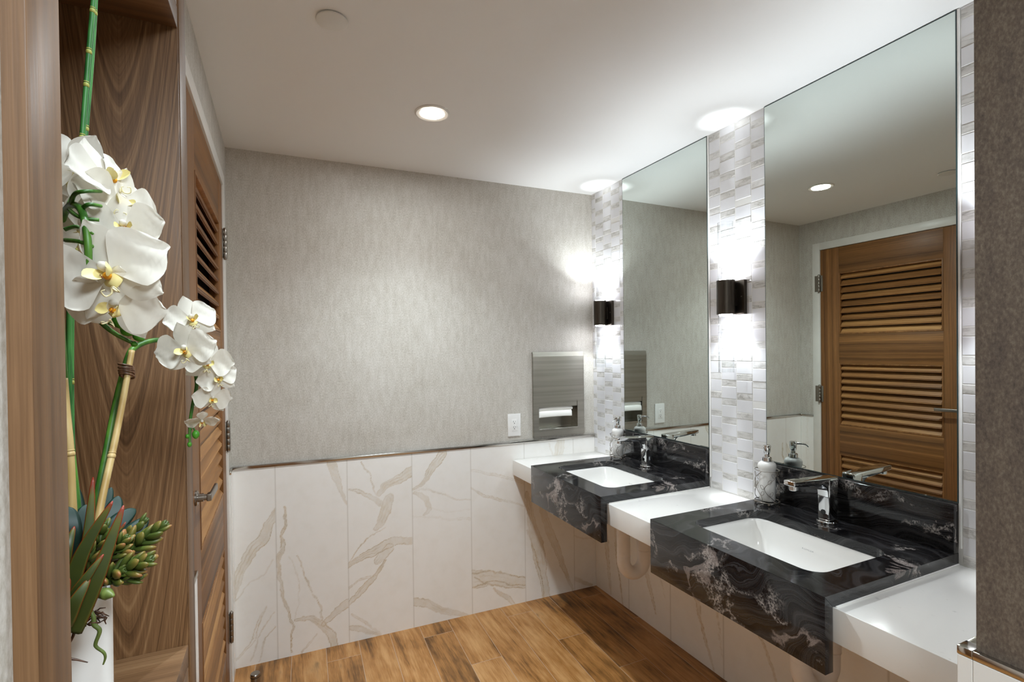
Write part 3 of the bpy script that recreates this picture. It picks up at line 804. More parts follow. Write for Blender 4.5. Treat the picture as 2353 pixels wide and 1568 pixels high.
sc0 = make_sconce(); SCY = [-.1640, -1.0715, -1.985]
for i, y in enumerate(SCY):
    s = sc0 if i == 0 else copy_tree(sc0)
    s.location = (0, y, (SZ0+SZ1)/2)
    tag(s, ['dark bronze up-and-down wall light on the mosaic strip by the far corner', 'dark bronze up-and-down wall light on the mosaic strip between the mirrors', 'dark bronze wall light hidden beyond the wing wall'][i], 'wall light', 'bronze wall lights on the mosaic')

# ------------------------------------------------------------------ towel dispenser, towels, outlet on the back wall
def on_back(name, label, cat, x, z, group=None): return empty(name, label, cat, (x, -SL*x, z), BA, group)
t = on_back('towel_dispenser', 'recessed brushed stainless paper towel dispenser beside the mosaic corner', 'towel dispenser', -.2520, .9620)
w, h = .1745, .5035; ox0, ox1, oz0, oz1 = -.1375, .1275, .046, .203
mb = MB()
def plate_with_hole(mb, x0, x1, z0, z1, hx0, hx1, hz0, hz1, y, th):
    for a, b, c, d in ((x0, x1, z0, hz0), (x0, x1, hz1, z1), (x0, hx0, hz0, hz1), (hx1, x1, hz0, hz1)): mb.box(a, b, y, y+th, c, d)
plate_with_hole(mb, -w, w, 0, h-.026, ox0, ox1, oz0, oz1, -.014, .0018)
mb.prism([(-.014, h-.026), (-.010, h), (-.0082, h), (-.0122, h-.026)], 'x', -w, w)
for a, b in ((-w, -w+.0015), (w-.0015, w)): mb.prism([(-.014, 0), (-.014, h-.026), (-.010, h), (-.0005, h), (-.0005, 0)], 'x', a, b)
mb.box(-w, w, -.0139, -.0005, 0, .0015); mb.box(-w, w, -.0085, -.0005, h-.0015, h)
cv = mb.build('cover', MT['steel'], t)
mb = MB()
mb.box(-.145, .145, .098, .0995, .03, .45); mb.box(-.145, .145, -.0120, .0995, .0335, .035)
mb.box(-.1465, -.145, -.0120, .0995, .0335, .45); mb.box(.145, .1465, -.012, .0995, .0335, .45); mb.box(-.145, .145, -.012, .0995, .4485, .45)
mb.box(-.145, .145, -.0105, -.009, oz1-.03, oz1+.004)
mb.build('tray', MT['steel'], t)
mb = MB(); mb.box(ox0-.002, ox1+.002, -.0165, -.0120, oz0-.004, oz0-.0005, bev=.0012); mb.build('opening_lip', MT['trim'], cv, 30)
# towels
tt = on_back('paper_towel', 'white folded paper towels showing in the steel dispenser opening', 'paper towel', -.2520, .9620)
mb = MB()
vs, fs = [], []
def sheet_curve(mb, x0, x1, prof, th=.004, n=14, dome=0):
    nx = 16; L = []
    for i in range(nx+1):
        s = i/nx; x = x0+(x1-x0)*s
        L.append([(x+q*.0, y, z+dome*math.sin(PI*s)**.8*k) for (y, z, q, k) in prof])
    vs = [p for l in L for p in l]; m = len(prof)
    fs = [(a*m+b, a*m+b+1, (a+1)*m+b+1, (a+1)*m+b) for a in range(nx) for b in range(m-1)]
    mb.faces(vs, fs)
sheet_curve(mb, ox0+.002, .098, [(.05, .165, 0, .0), (.02, .170, 0, .7), (.0, .168, 0, .8), (-.006, .160, 0, .4), (-.002, .152, 0, 0.0), (.05, .15, 0, 0)], dome=.022)
sheet_curve(mb, ox0+.001, .090, [(.05, .15, 0, 0), (.0, .152, 0, .1), (-.008, .140, 0, .2), (-.010, .115, 0, .5), (-.0085, .112, 0, .5), (.0, .118, 0, .3), (.05, .13, 0, 0)], dome=.006)
mb.build('sheets', MT['tow'], tt, True)
# outlet
t = on_back('wall_outlet', 'white double power outlet left of the towel dispenser', 'outlet', -.5468, .9785)
mb = MB(); mb.box(-.0408, .0408, -.0065, -.0006, 0, .130, bev=.0022, seg=3); mb.build('cover_plate', MT['plastic'], t, 30)
mb = MB(); mb.box(-.0168, .0168, -.0082, -.0060, .031, .099, bev=.0008); rc = mb.build('receptacle', MT['plastic'], t, 30)
mb = MB()
for zc in (.049, .081):
    mb.box(-.0075, -.0055, -.0085, -.0078, zc, zc+.009); mb.box(.0048, .0064, -.0085, -.0078, zc+.001, zc+.008)
    mb.lathe([(0, 0), (.0026, 0), (.0026, .0006), (0, .0006)], 12, c=(-.0005, -.0079, zc-.0055), mat=Euler((PI/2, 0, 0)).to_matrix().to_4x4())
mb.build('plug_slots', MT['dark'], rc, label='dark plug slots')

# ------------------------------------------------------------------ ceiling fittings
t = empty('ceiling_downlight', 'round lit recessed downlight in the white ceiling', 'ceiling light', (-1.2101, -.6564, ZC))
mb = MB(); mb.lathe([(.0495, -.0005), (.0695, -.0005), (.0695, -.003), (.064, -.006), (.053, -.0045), (.0495, -.0035)], 56, caps=False); mb.build('trim_ring', MT['white'], t, 30)
mb = MB(); mb.lathe([(0, -.0035), (.030, -.0033), (.0505, -.0025), (.0505, -.0008), (0, -.0008)], 48); mb.build('lens', MT['lens'], t, True, 'glowing frosted lens')
t = empty('ceiling_cover', 'flat round white blank cover on the ceiling', 'ceiling cover', (-1.6330, -1.0920, ZC))
mb = MB(); mb.lathe([(0, -.0085), (.040, -.0085), (.0436, -.0072), (.0442, -.0045), (.043, -.0028), (.036, -.0025), (.036, -.0004), (0, -.0004)], 56); mb.build('disc', MT['white'], t, 40)

# ------------------------------------------------------------------ door in the left wall
d = empty('door_1', 'walnut louvered door with three slatted panels in white frame', 'door', (XL, -.1277, 0)); tag(d, kind='structure')
yH, yL = 0.0, -.960; ZD = 2.2120; FX = -.002                  # leaf face
SW = .1365; ops = [(.235, .680), (.898, 1.351), (1.568, 2.021)]
mb = MB()
fw = .0555
for a, b, z0, z1 in ((yH+.0025, yH+.0025+fw, 0, ZD+.057), (yL-.0025-fw, yL-.0025, 0, ZD+.057), (yL-.0025, yH+.0025, ZD+.003, ZD+.057)):
    mb.box(-.10, .0045, a, b, z0, z1, bev=.0015)
mb.box(-.10, -.05, yH-.012, yH+.0025, 0, ZD+.003); mb.box(-.10, -.05, yL-.0025, yL+.012, 0, ZD+.003); mb.box(-.10, -.05, yL, yH, ZD-.012, ZD+.003)
mb.build('door_frame', MT['white'], d, 30, 'white painted frame')
for y0, y1 in ((yH-SW, yH), (yL, yL+SW+.052)):
    mb = MB(); mb.box(-.044, FX, y0, y1, .008, ZD, bev=.0015); mb.build('stile', MT['doorv'], d, 30)
for z0, z1 in ((.008, ops[0][0]), (ops[0][1], ops[1][0]), (ops[1][1], ops[2][0]), (ops[2][1], ZD)):
    mb = MB(); mb.box(-.044, FX-.0004, yL+SW+.052, yH-SW, z0, z1, bev=.001); mb.build('rail', MT['doorh'], d, 30)
for z0, z1 in ops:
    mb = MB(); n = 9; pit = (z1-z0)/n
    for k in range(n):
        zc = z0+pit*(k+.5)
        T = Matrix.Translation((-.021, 0, zc)) @ Euler((0, math.radians(53), 0)).to_matrix().to_4x4()
        b = bmesh.new(); bmesh.ops.create_cube(b, size=1)
        for v in b.verts: v.co = Vector((v.co.x*.056, (yL+.052+yH)/2+v.co.y*(yH-yL-.052-2*SW-.0165), v.co.z*.0125))
        bmesh.ops.bevel(b, geom=list(b.edges), offset=.0045, segments=3, affect='EDGES')
        mb.add(b, 0, T)
    mb.build('louver_panel', MT['slat'], d, 30)
    mb = MB(); a, b_ = yL+SW+.052, yH-SW; e = .008
    mb.box(-.040, FX+.002, a, a+e, z0, z1, bev=.0015); mb.box(-.040, FX+.002, b_-e, b_, z0, z1, bev=.0015)
    mb.box(-.040, FX+.002, a+e, b_-e, z0, z0+e, bev=.0015); mb.box(-.040, FX+.002, a+e, b_-e, z1-e, z1, bev=.0015)
    mb.build('panel_bead', MT['doorv'], d, 30)
mb = MB(); mb.box(-.048, -.0445, yL+.02, yH-.02, .05, ZD-.05); mb.build('backing_board', MT['dark'], d, label='dark board behind the slats')
for zc in (1.9595, 1.1166, .2737):
    mb = MB()
    for k in range(5): mb.lathe([(0, -.0632+k*.0256), (.0078, -.0632+k*.0256), (.0085, -.062+k*.0256), (.0085, -.0392+k*.0256), (.0078, -.0380+k*.0256), (0, -.0380+k*.0256)], 18, c=(.0075, .0065, zc))
    for sg in (-1, 1): mb.lathe([(0, 0), (.0065, 0), (.0075, .003), (.005, .006), (0, .007)], 16, c=(.0075, .0065, zc+sg*.0637), mat=Matrix.Scale(sg, 4, (0, 0, 1)))
    mb.box(-.002, .0052, .006, .040, zc-.061, zc+.061, bev=.0005); mb.box(-.004, .0010, -.018, .006, zc-.061, zc+.061, bev=.0005)
    mb.build('hinge', MT['nickel'], d, 30, 'satin metal hinge')
hy_ = -.858; hz = 1.075
mb = MB(); mb.lathe([(0, 0), (.021, 0), (.021, .004), (.019, .006), (.0115, .0065), (.0115, .02), (0, .02)], 36, c=(FX, hy_, hz), mat=Euler((0, PI/2, 0)).to_matrix().to_4x4())
hd = mb.build('handle', MT['nickel'], d, 30, 'satin nickel lever handle')
mb = MB(); mb.tube([(FX+.018, hy_, hz), (FX+.036, hy_, hz)], .0085, 16)
pr = []
mb.prism([(FX+.028, hy_-.011), (FX+.040, hy_-.011), (FX+.043, hy_+.118), (FX+.037, hy_+.122), (FX+.034, hy_+.118), (FX+.033, hy_+.02), (FX+.028, hy_+.012)], 'z', hz-.010, hz+.010, bev=.002)
mb.build('lever', MT['nickel'], hd, 30)

# door stop on the floor
t = empty('door_stop', 'small cylindrical satin metal door stop on the plank floor', 'door stop', (-1.905, -.150, 0))
mb = MB(); mb.lathe([(0, 0.0003), (.019, .0003), (.019, .046), (.0185, .048), (0, .048)], 32); mb.build('post', MT['nickel'], t, 30)
mb = MB(); mb.lathe([(0, .0485), (.0195, .0485), (.0205, .050), (.0205, .058), (.018, .062), (0, .063)], 32); mb.build('cap', MT['nickel'], t, 30)
mb = MB(); mb.lathe([(.0187, .0462), (.0208, .0468), (.0208, .0486), (.0187, .0492)], 32, caps=False); mb.build('rubber_ring', MT['dark'], t, 30, 'dark rubber ring')

# ------------------------------------------------------------------ walnut cabinet with open display niche
NZ0, NZ1 = 1.030, 1.9775; XB = -2.38
c = empty('walnut_cabinet', 'tall walnut cabinet with open display niche holding the orchid', 'cabinet', (XN, (YN1+YN2)/2, 0))
cy = (YN1+YN2)/2; a0, a1, a2, a3 = YN0-cy, YN1-cy, YN2-cy, YN3-cy; bx = XB-XN
def cpart(nm, box, mt, bev=.001, label=None):
    mb = MB(); mb.box(*box, bev=bev); return mb.build(nm, MT[mt], c, 30, label)
cpart('side_panel', (bx, 0, a0, a1, 0, ZC-.002), 'niche')
# far side panel: broad figured veneer towards the niche, edge strip on its front
o = cpart('side_panel', (bx, -.0006, a2, a3-.0005, 0, ZC-.002), 'nichec'); 
cpart('edge_strip', (-.0006+.0001, .0008, a2+.004, a3, 0, ZC-.002), 'niche', .0003)
cpart('bottom_shelf', (bx, -.0008, a1+.0005, a2-.0005, NZ0-.032, NZ0), 'nichex')
cpart('top_panel', (bx, -.0008, a1+.0005, a2-.0005, NZ1, NZ1+.032), 'nichex')
cpart('lower_door', (-.02, -.001, a1+.002, a2-.002, .06, NZ0-.034), 'niche'); cpart('upper_fascia', (-.02, -.001, a1+.002, a2-.002, NZ1+.034, ZC-.004), 'niche')
cpart('back_panel', (bx, bx+.012, a1+.0005, a2-.0005, NZ0+.0005, NZ1-.0005), 'niche')
cpart('plinth', (bx, -.05, a1+.001, a2-.001, 0, .058), 'nichey')

# ------------------------------------------------------------------ orchid arrangement
VC = at(170, 1400, .625); VC.z = NZ0
pot = empty('potted_orchid', 'white artificial orchid arrangement with reeds and succulents in a white vase', 'potted orchid', VC)
def loc(p): return Vector(p)-VC
def A(u, v, yd): return loc(at(u, v, yd))
# vase: rounded square, slightly facetted
mb = MB(); L = []; prof = [(.0255, 0), (.0275, .004), (.0282, .05), (.0288, .12), (.0292, .205), (.0286, .210), (.0262, .208), (.0258, .17), (.0, .168)]
for r, z in prof:
    L.append([(x, y, z) for x, y in rrect(0, 0, max(r, 1e-4), max(r, 1e-4), max(r*.35, 4e-5), 5)])
N = len(L[0]); mb.faces([p for l in L for p in l], [(q*N+k, q*N+(k+1) % N, (q+1)*N+(k+1) % N, (q+1)*N+k) for q in range(len(L)-1) for k in range(N)]); mb.faces(L[0], [list(range(N))[::-1]])
o = mb.build('vase', MT['vase'], pot, 40); o.rotation_euler.z = math.radians(18)

def petal(mb, ang, ln, wd, tilt=0., cup=.15, curl=0., kind='petal', r0=.06, mi=0, rip=.03, seed=0, n=12, m=8):
    vs = []
    for i in range(n+1):
        u = i/n
        if kind == 'petal': w = wd*(math.sin(PI*min(1, (u*.93+.035)))**.62)*(.55+.45*min(1, u*2.6))
        else: w = wd*(math.sin(PI*(u*.95+.03))**.8)
        for j in range(m+1):
            v = -1+2*j/m
            r = r0+u*ln*(1-.10*v*v*(1 if kind == 'petal' else .4))
            x = r; y = v*w; z = tilt*u*ln-cup*v*v*w+curl*u*u*ln+rip*math.sin(5*v+3*u*4+seed)*u*ln*.5
            ca, sa = math.cos(ang), math.sin(ang)
            vs.append((x*ca-y*sa, x*sa+y*ca, z))
    fs = [(i*(m+1)+j, (i+1)*(m+1)+j, (i+1)*(m+1)+j+1, i*(m+1)+j+1) for i in range(n) for j in range(m)]
    mb.faces(vs, fs, mi)

def flower_mesh(seed):
    r = random.Random(seed); R = math.radians; mb = MB(); g = lambda s: r.uniform(-s, s)
    petal(mb, R(90)+g(.08), .92, .33, tilt=-.12+g(.1), cup=.22, curl=.10+g(.12), kind='sepal', seed=seed)
    for a in (222, 318): petal(mb, R(a)+g(.1), .90, .32, tilt=-.16+g(.1), cup=.2, curl=.08+g(.12), kind='sepal', seed=a+seed)
    for a in (8, 172): petal(mb, R(a)+g(.12), .95, .60, tilt=.10+g(.12), cup=-.16+g(.14), curl=-.16+g(.2), kind='petal', seed=a+seed, rip=.10)
    # lip: two upright side lobes, middle lobe, tendrils, callus, column
    for a in (200, 340):
        petal(mb, R(a), .17, .13, tilt=1.7, cup=-.9, curl=.9, kind='sepal', r0=.05, mi=1, n=6, m=4)
    petal(mb, R(270), .30, .17, tilt=1.0, cup=.5, curl=-.9, kind='sepal', r0=.03, mi=1, n=8, m=4)
    for sg in (-1, 1):
        pts = smoothpath([(0, -.33, .16), (sg*.05, -.42, .14), (sg*.12, -.46, .22), (sg*.11, -.38, .30), (sg*.05, -.37, .28)], 5)
        mb.tube(pts, lerps([.022, .018, .014, .012, .008], len(pts)), 6, mi=4)
    mb.lathe([(0, -.07), (.05, -.05), (.075, 0), (.05, .05), (0, .07)], 12, c=(0, -.10, .13), mi=2)
    for k in range(5): mb.lathe([(0, -.014), (.014, 0), (0, .014)], 6, c=(g(.07), -.07+g(.06), .2+g(.02)), mi=5)
    mb.lathe([(0, -.02), (.06, .02), (.085, .10), (.085, .17), (.06, .22), (0, .235)], 14, c=(0, .03, .0), mi=3, mat=Euler((R(-20), 0, 0)).to_matrix().to_4x4())
    me = mb.mesh('flower')
    for k in ('petal', 'lip', 'callus', 'petal', 'tendril', 'spot'): me.materials.append(MT[k])
    for p in me.polygons: p.use_smooth = True
    return me
FM = [flower_mesh(s) for s in (3, 11, 27)]
def flower(parent, u, v, yd, face, roll, size, k):
    o = bpy.data.objects.new('flower', FM[k % 3]); COL.objects.link(o); o.parent = parent
    f = (RIGHT*face[0]+UP*face[1]-FWD*face[2]).normalized(); upv = (UP-f*UP.dot(f)).normalized(); rt = upv.cross(f)
    c_, s_ = math.cos(math.radians(roll)), math.sin(math.radians(roll))
    X = rt*c_+upv*s_; Y = -rt*s_+upv*c_
    Mx = Matrix((X, Y, f)).transposed().to_4x4()
    o.matrix_local = Matrix.Translation(A(u, v, yd)) @ Mx @ Matrix.Scale(size, 4)
    return o
def bud(parent, u, v, yd, r, ln, d):
    mb = MB(); q = Vector((0, 0, 1)).rotation_difference((RIGHT*d[0]-UP*d[1]).normalized()).to_matrix().to_4x4()
    mb.lathe([(0, -ln/2), (r*.55, -ln*.42), (r*.95, -ln*.2), (r, 0), (r*.85, ln*.22), (r*.45, ln*.42), (0, ln/2)], 14, mat=q)
    o = mb.build('bud', MT['bud'], parent, True); o.location = A(u, v, yd); return o

# big spray on the left: stem arching out from behind the front panel
def stem(pts, w, n=6):
    P = smoothpath([A(*p) for p in pts], n); return P, lerps(w, len(P))
mb = MB()
main = [(196, 1330, .63), (176, 1150, .64), (150, 900, .65), (136, 650, .64), (140, 520, .615), (158, 476, .585), (176, 473, .55), (190, 490, .535), (200, 540, .525), (203, 600, .525), (197, 660, .535), (205, 700, .55), (232, 740, .565), (266, 768, .57), (306, 789, .575)]
mb.tube(*stem(main, [.0033, .0033, .0032, .0031, .003, .0029, .0027, .0025, .0022, .0016]), 10)
for pts in ([(163, 468, .56), (172, 446, .54), (195, 440, .53), (232, 440, .545)], [(158, 470, .58), (170, 448, .60), (188, 432, .62)], [(190, 478, .54), (205, 470, .53), (232, 474, .54)], [(160, 484, .56), (185, 500, .535), (228, 506, .535)],
            [(203, 525, .528), (214, 537, .525), (228, 543, .53)], [(148, 528, .60), (170, 521, .60), (182, 523, .60)], [(150, 552, .56), (180, 555, .535), (203, 563, .525), (216, 568, .528)], [(194, 652, .56), (200, 662, .55), (215, 664, .545)],
            [(222, 712, .56), (245, 724, .56), (262, 728, .56)], [(250, 742, .565), (270, 748, .565), (286, 755, .567)], [(286, 755, .567), (300, 762, .57), (312, 768, .572)]):
    mb.tube(*stem(pts, [.0019, .0017, .0015]), 8)
sp1 = mb.build('orchid_spray', MT['stem'], pot, True)
S1 = [(172, 392, .600, (-.50, .15, -.55), 25, .040), (246, 412, .568, (.82, .45, .22), 14, .041), (272, 466, .562, (.80, .18, .45), -14, .036), (284, 521, .550, (.55, .02, .80), 10, .0315),
      (252, 624, .522, (.12, -.02, 1), 22, .0470), (266, 700, .532, (.22, -.34, .92), -16, .0375), (184, 530, .610, (-.55, -.05, -.6), 8, .042), (190, 475, .63, (-.3, .1, -.8), 40, .040)]
for k, a in enumerate(S1): flower(sp1, *a, k)
bud(sp1, 288, 738, .56, .0085, .022, (1, .25)); bud(sp1, 294, 760, .567, .0056, .013, (1, .5)); bud(sp1, 319, 774, .572, .0045, .012, (1, .8)); bud(sp1, 309, 791, .575, .0028, .006, (1, .4))
# small spray on the right, tied to its stake
mb = MB()
m2 = [(214, 1270, .62), (224, 1150, .63), (245, 1040, .645), (262, 950, .66), (278, 880, .668), (297, 815, .675), (312, 798, .682), (338, 786, .69), (370, 782, .70), (410, 792, .715), (440, 830, .725), (452, 880, .73), (444, 925, .73), (437, 968, .73), (436, 1000, .728), (436, 1020, .727)]
mb.tube(*stem(m2, [.0038, .0036, .0034, .0032, .0028, .0024, .0021, .0018, .0012]), 10)
for pts in ([(437, 972, .73), (445, 985, .73), (449, 992, .73)], [(440, 985, .73), (434, 997, .73)]): mb.tube(*stem(pts, [.0012, .0010]), 6)
sp2 = mb.build('orchid_spray', MT['stem'], pot, True)
S2 = [(440, 733, .710, (.55, .22, .80), 18, .0300), (428, 803, .690, (.12, -.05, 1), 12, .0335), (477, 832, .715, (.60, .0, .80), -8, .0290), (500, 868, .72, (.58, -.10, .80), 14, .0240), (488, 915, .722, (.60, -.20, .78), -10, .0230), (464, 966, .725, (.40, -.78, .48), 6, .0190)]
for k, a in enumerate(S2): flower(sp2, *a, k+1)
bud(sp2, 441, 974, .73, .0042, .010, (.3, 1)); bud(sp2, 450, 999, .73, .0042, .0115, (0, 1)); bud(sp2, 431, 1003, .728, .0025, .006, (-.2, 1)); bud(sp2, 435.5, 1022, .727, .0026, .007, (0, 1))

def reed(pts, w, nodes, name, mt, nmt):
    P, rr_ = stem(pts, w, 8); mb = MB(); mb.tube(P, rr_, 14); o = mb.build(name, MT[mt], pot, True)
    if nodes:
        for f in nodes:
            mb = MB(); i = int(f*(len(P)-2)); t = (P[i+1]-P[i]).normalized(); r = rr_[i]
            mb.tube([P[i]-t*.0022, P[i]-t*.0008, P[i]+t*.0008, P[i]+t*.0022], [r*1.02, r*1.18, r*1.18, r*1.02], 14)
            mb.tube([P[i]+t*.003, P[i]+t*.0036, P[i]+t*.0042], [r*1.02, r*1.12, r*1.02], 14)
            mb.build('reed_node' if mt == 'reed' else 'cane_node', MT[nmt], o, True, 'yellowish node ring' if mt == 'reed' else None)
    return o
reed([(168, 1240, .64), (160, 1000, .665), (161, 660, .675), (186, 350, .68), (204, 120, .685), (216, -20, .69), (222, -120, .69)], [.0028, .0027, .0026, .0025, .0024, .0023, .0022], (.19, .36, .545, .625, .70, .80, .90), 'reed', 'reed', 'node')
reed([(180, 1240, .65), (166, 1000, .675), (168, 660, .69), (196, 330, .70), (214, 110, .70), (222, -30, .70), (226, -110, .70)], [.0023, .0022, .0021, .002, .0019, .0018, .0017], (.25, .40, .55, .78), 'reed', 'reed', 'node')
reed([(222, 1240, .60), (231, 1165, .61), (264, 1013, .635), (285, 905, .65), (303, 806, .665)], [.0034, .0033, .0032, .0031, .0029], (.46,), 'bamboo_cane', 'cane', 'cane')
reed([(172, 1260, .60), (165, 1160, .605), (159, 1030, .61), (152, 950, .615), (146, 870, .62)], [.0040, .0039, .0038, .0036, .0033], (.5,), 'bamboo_cane', 'cane', 'cane')
mb = MB()
for k in range(5):
    cpt = A(291+.8*k-2, 842+6*k-2, .658); ax = (A(303, 806, .665)-A(285, 905, .65)).normalized(); e1 = ax.orthogonal().normalized(); e2 = ax.cross(e1)
    mb.tube([cpt+(e1*math.cos(2*PI*q/20)*.0068+e2*math.sin(2*PI*q/20)*.0052)+ax*(.0012*math.sin(2*PI*q/20+k)) for q in range(20)], .0012, 6, closed=True)
mb.build('twine', MT['twine'], pot, True, 'brown twine binding')

def set_tip(me, vals):
    a_ = me.attributes.new('tip', 'FLOAT', 'POINT'); a_.data.foreach_set('value', np.array(vals, np.float32))
def blade(name, base, mid, tip, w, th, mt, fold=.35, teeth=False):
    """thick tapered leaf along a curve, open-V section, facing the room"""
    P = smoothpath([Vector(base), Vector(mid), Vector(tip)], 10); n = len(P); vs, tv, fs = [], [], []
    vd = (CAM-VC-Vector(mid)).normalized()
    K = 8
    for i, p in enumerate(P):
        s = i/(n-1); t = (P[min(n-1, i+1)]-P[max(0, i-1)]).normalized(); sd = t.cross(vd).normalized(); nn = sd.cross(t).normalized()
        if name == 'orchid_leaf': ww = w*(math.sin(PI*(.12+.88*s))**.7+.02)
        else: ww = w*((1-s)**.75)*(1-.25*(1-s)**3)+w*.05
        tt = th*(1-s)**.6+.0006
        for k in range(K):
            a = 2*PI*k/K; x = math.cos(a)*ww; z = math.sin(a)*tt*.5+abs(math.cos(a))*ww*fold
            vs.append(p+sd*x+nn*z); e = abs(math.cos(a))
            tv.append(min(1, max(0, (s-.72)/.28)*.9+(1.0 if e > .95 and s > .1 else 0)*(.6+.4*s)) if name != 'orchid_leaf' else .2+.8*s)
    for i in range(n-1):
        for k in range(K): fs.append((i*K+k, i*K+(k+1) % K, (i+1)*K+(k+1) % K, (i+1)*K+k))
    fs.append(list(range(K))[::-1]); fs.append([(n-1)*K+k for k in range(K)])
    me = bpy.data.meshes.new(name); me.from_pydata([tuple(v) for v in vs], [], fs); set_tip(me, tv)
    return link(name, me, MT[mt], pot, True)
for b_, m_, t_, w in (((160, 1420, .555), (196, 1290, .56), (214, 1097, .575), .0085), ((150, 1390, .54), (190, 1270, .535), (259, 1152, .54), .0085), ((165, 1450, .52), (225, 1320, .515), (284, 1162, .525), .0095), ((140, 1330, .54), (155, 1260, .54), (171, 1210, .55), .006),
                     ((150, 1400, .52), (190, 1340, .51), (238, 1274, .515), .006), ((148, 1435, .51), (175, 1380, .505), (207, 1328, .51), .0075), ((120, 1450, .54), (138, 1400, .53), (160, 1330, .53), .008), ((170, 1400, .58), (230, 1290, .6), (289, 1200, .61), .006)):
    blade('aloe_leaf', A(*b_), A(*m_), A(*t_), w, .005, 'aloe')
for b_, m_, t_, w in (((160, 1330, .64), (168, 1210, .66), (172, 1115, .67), .011), ((150, 1330, .58), (150, 1230, .57), (158, 1165, .58), .012), ((215, 1300, .63), (255, 1190, .66), (272, 1140, .67), .009), ((215, 1300, .61), (265, 1210, .62), (312, 1170, .63), .0095), ((220, 1320, .60), (290, 1240, .60), (340, 1190, .61), .010), ((200, 1300, .66), (235, 1180, .68), (256, 1120, .69), .007), ((180, 1290, .62), (190, 1200, .63), (198, 1160, .635), .008)):
    blade('orchid_leaf', A(*b_), A(*m_), A(*t_), w, .0025, 'oleaf', fold=.12)

def sprig(base, tip, n, size, seed):
    r = random.Random(seed); B, T = A(*base), A(*tip); ax = (T-B).normalized(); e1 = ax.orthogonal().normalized(); e2 = ax.cross(e1); ln = (T-B).length
    vs, fs, tv = [], [], []
    def add(c0, d, L, w, th, tip0):
        d = d.normalized(); s_ = d.cross(ax); s_ = s_.normalized() if s_.length > 1e-4 else e1; nn = s_.cross(d); o0 = len(vs); K, Nn = 8, 7
        for i in range(Nn+1):
            u = i/Nn; ww = w*(math.sin(PI*(.10+.87*u))**.75)*(.55+.45*u)+.0002
            for k in range(K):
                a = 2*PI*k/K; vs.append(c0+d*(L*u)+s_*(math.cos(a)*ww)+nn*(math.sin(a)*ww*th+.12*L*u*u)); tv.append(min(1, .25+tip0*u*u))
        for i in range(Nn):
            for k in range(K): fs.append((o0+i*K+k, o0+i*K+(k+1) % K, o0+(i+1)*K+(k+1) % K, o0+(i+1)*K+k))
        fs.append([o0+k for k in range(K)][::-1]); fs.append([o0+Nn*K+k for k in range(K)])
    for i in range(n):
        f = (i+.5)/n; ang = i*2.4+r.uniform(-.3, .3); open_ = .95-.5*f+r.uniform(-.12, .12)
        d = (e1*math.cos(ang)+e2*math.sin(ang))*math.sin(open_)+ax*math.cos(open_)
        add(B+ax*ln*(.22+.72*f), d, size*(1.05-.35*f)*r.uniform(.85, 1.15), size*.27*(1.1-.3*f), .62, r.uniform(.45, .85)*(1.1-.3*f))
    for k in range(5):
        ang = k*1.3; add(B+ax*ln*.95, e1*math.cos(ang)*.35+e2*math.sin(ang)*.35+ax, size*.5, size*.14, .6, .1)
    mb = MB(); mb.faces([tuple(v) for v in vs], fs); nv = len(mb.bm.verts); mb.tube([B, B+ax*ln*.5, T], [.0022, .002, .0014], 8)
    me = mb.mesh('succulent_sprig'); set_tip(me, tv+[.3]*(len(me.vertices)-len(tv)))
    return link('succulent_sprig', me, MT['succ'], pot, True)
for k, (b_, t_, n, s) in enumerate([((240, 1310, .58), (365, 1215, .575), 13, .0240), ((235, 1330, .56), (330, 1292, .55), 14, .0215), ((225, 1310, .57), (282, 1245, .565), 11, .018), ((215, 1300, .58), (236, 1215, .58), 9, .018), ((230, 1345, .56), (275, 1318, .55), 9, .017), ((245, 1290, .60), (325, 1205, .605), 10, .019), ((225, 1345, .555), (310, 1330, .55), 6, .016), ((200, 1320, .55), (205, 1260, .54), 7, .014)]):
    sprig(b_, t_, n, s, 20+k)
# roots hanging over the vase
mb = MB(); P, w = stem([(200, 1378, .545), (206, 1400, .54), (215, 1420, .538), (216, 1436, .538), (229, 1450, .538), (220, 1478, .538), (222, 1488, .538), (238, 1500, .538), (242, 1512, .538), (237, 1528, .538)], [.0016, .0016, .0018, .0018, .0017, .0015, .0013, .0012, .001, .0006], 6); mb.tube(P, w, 10); mb.build('root', MT['groot'], pot, True, 'greenish hanging root')
mb = MB(); P, w = stem([(212, 1408, .545), (180, 1414, .54), (152, 1418, .538), (166, 1430, .538), (170, 1455, .538), (160, 1478, .538), (152, 1490, .538), (158, 1512, .538), (178, 1517, .538), (202, 1523, .538)], [.0018, .0015, .0012, .0012, .0012, .0011, .0013, .0012, .0008, .0004], 6); mb.tube(P, w, 8); mb.build('root', MT['root'], pot, True, 'brown curling root')
mb = MB(); r = random.Random(5)
for k in range(46):
    p0 = A(r.uniform(176, 222), r.uniform(1392, 1428), .546+r.uniform(-.006, .01)); pts = [p0]
    for q in range(4): pts.append(pts[-1]+Vector((r.uniform(-1, 1), r.uniform(-.5, .5), r.uniform(-.9, .6)))*.0045)
    mb.tube(pts, [.0007, .0009, .0008, .0006, .0004], 5)
o = mb.build('root_tuft', MT['root'], pot, True, 'brown root tuft'); tag(o, kind='stuff')
mb = MB(); P, w = stem([(222, 1368, .55), (235, 1364, .54), (247, 1366, .535), (262, 1370, .53)], [.002, .0045, .005, .0008], 5); mb.tube(P, w, 10); mb.build('succulent_pad', MT['groot'], pot, True, 'green succulent pad')

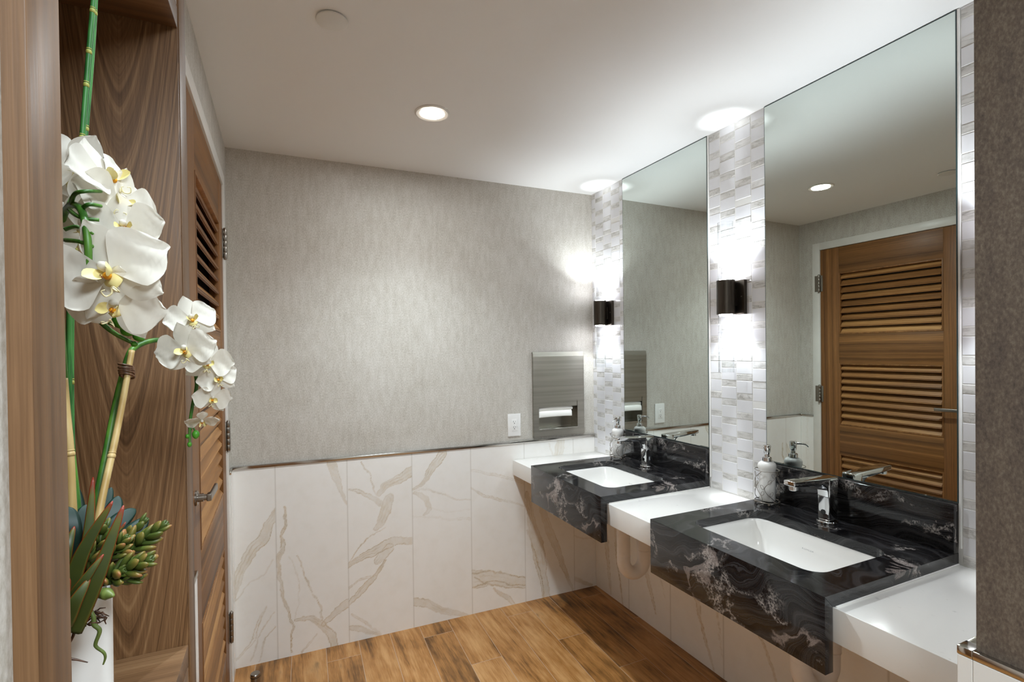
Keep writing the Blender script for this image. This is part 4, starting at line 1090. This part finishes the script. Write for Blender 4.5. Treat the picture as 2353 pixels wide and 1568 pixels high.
# ------------------------------------------------------------------ lights
def area(name, locn, rot, size, power, col, spread=PI, shape='DISK'):
    l = bpy.data.lights.new(name, 'AREA'); l.shape = shape; l.size = size; l.energy = power; l.color = col; l.spread = spread
    o = bpy.data.objects.new(name, l); COL.objects.link(o); o.location = locn; o.rotation_euler = rot; return o
def spot(name, locn, rot, power, col, angle, blend, rad):
    l = bpy.data.lights.new(name, 'SPOT'); l.energy = power; l.color = col; l.spot_size = math.radians(angle); l.spot_blend = blend; l.shadow_soft_size = rad
    o = bpy.data.objects.new(name, l); COL.objects.link(o); o.location = locn; o.rotation_euler = rot; return o
WARM = (.81, .925, 1); COOL = (.86, .94, 1)
area('downlight_lamp', (-1.2101, -.6564, ZC-.0075), (0, 0, 0), .095, 1.7, WARM)
spot('downlight_beam', (-1.2101, -.6564, ZC-.008), (0, 0, 0), 36, WARM, 122, 1.0, .047)
area('downlight_lamp', (-1.65, -2.05, ZC-.0075), (0, 0, 0), .095, 1.0, WARM, math.radians(76))  # unseen lamp with no fitting, added to brighten the niche side
for y in SCY:
    area('sconce_lamp_up', (-.060, y, SZ1+.010), (PI, 0, 0), .046, 1.05, COOL, math.radians(110))
    area('sconce_lamp_down', (-.060, y, SZ0-.010), (0, 0, 0), .046, .56, COOL, math.radians(100))
area('hall_fill', (-1.30, -3.35, ZC-.01), (0, 0, 0), .7, 14.5, (.81, .925, 1), math.radians(170))  # unseen fill light behind the camera, added to even out the brightness

w = bpy.data.worlds.new('world'); SC.world = w; w.use_nodes = True
w.node_tree.nodes['Background'].inputs[0].default_value = (.5, .5, .5, 1); w.node_tree.nodes['Background'].inputs[1].default_value = .0
SC.view_settings.view_transform = 'Standard'; SC.view_settings.look = 'None'; SC.view_settings.exposure = 1.78; SC.view_settings.gamma = 1; SC.view_settings.use_curve_mapping = False
SC.cycles.max_bounces = 10; SC.cycles.diffuse_bounces = 6; SC.cycles.glossy_bounces = 6; SC.cycles.sample_clamp_indirect = 8
SC.cycles.caustics_reflective = False; SC.cycles.caustics_refractive = False
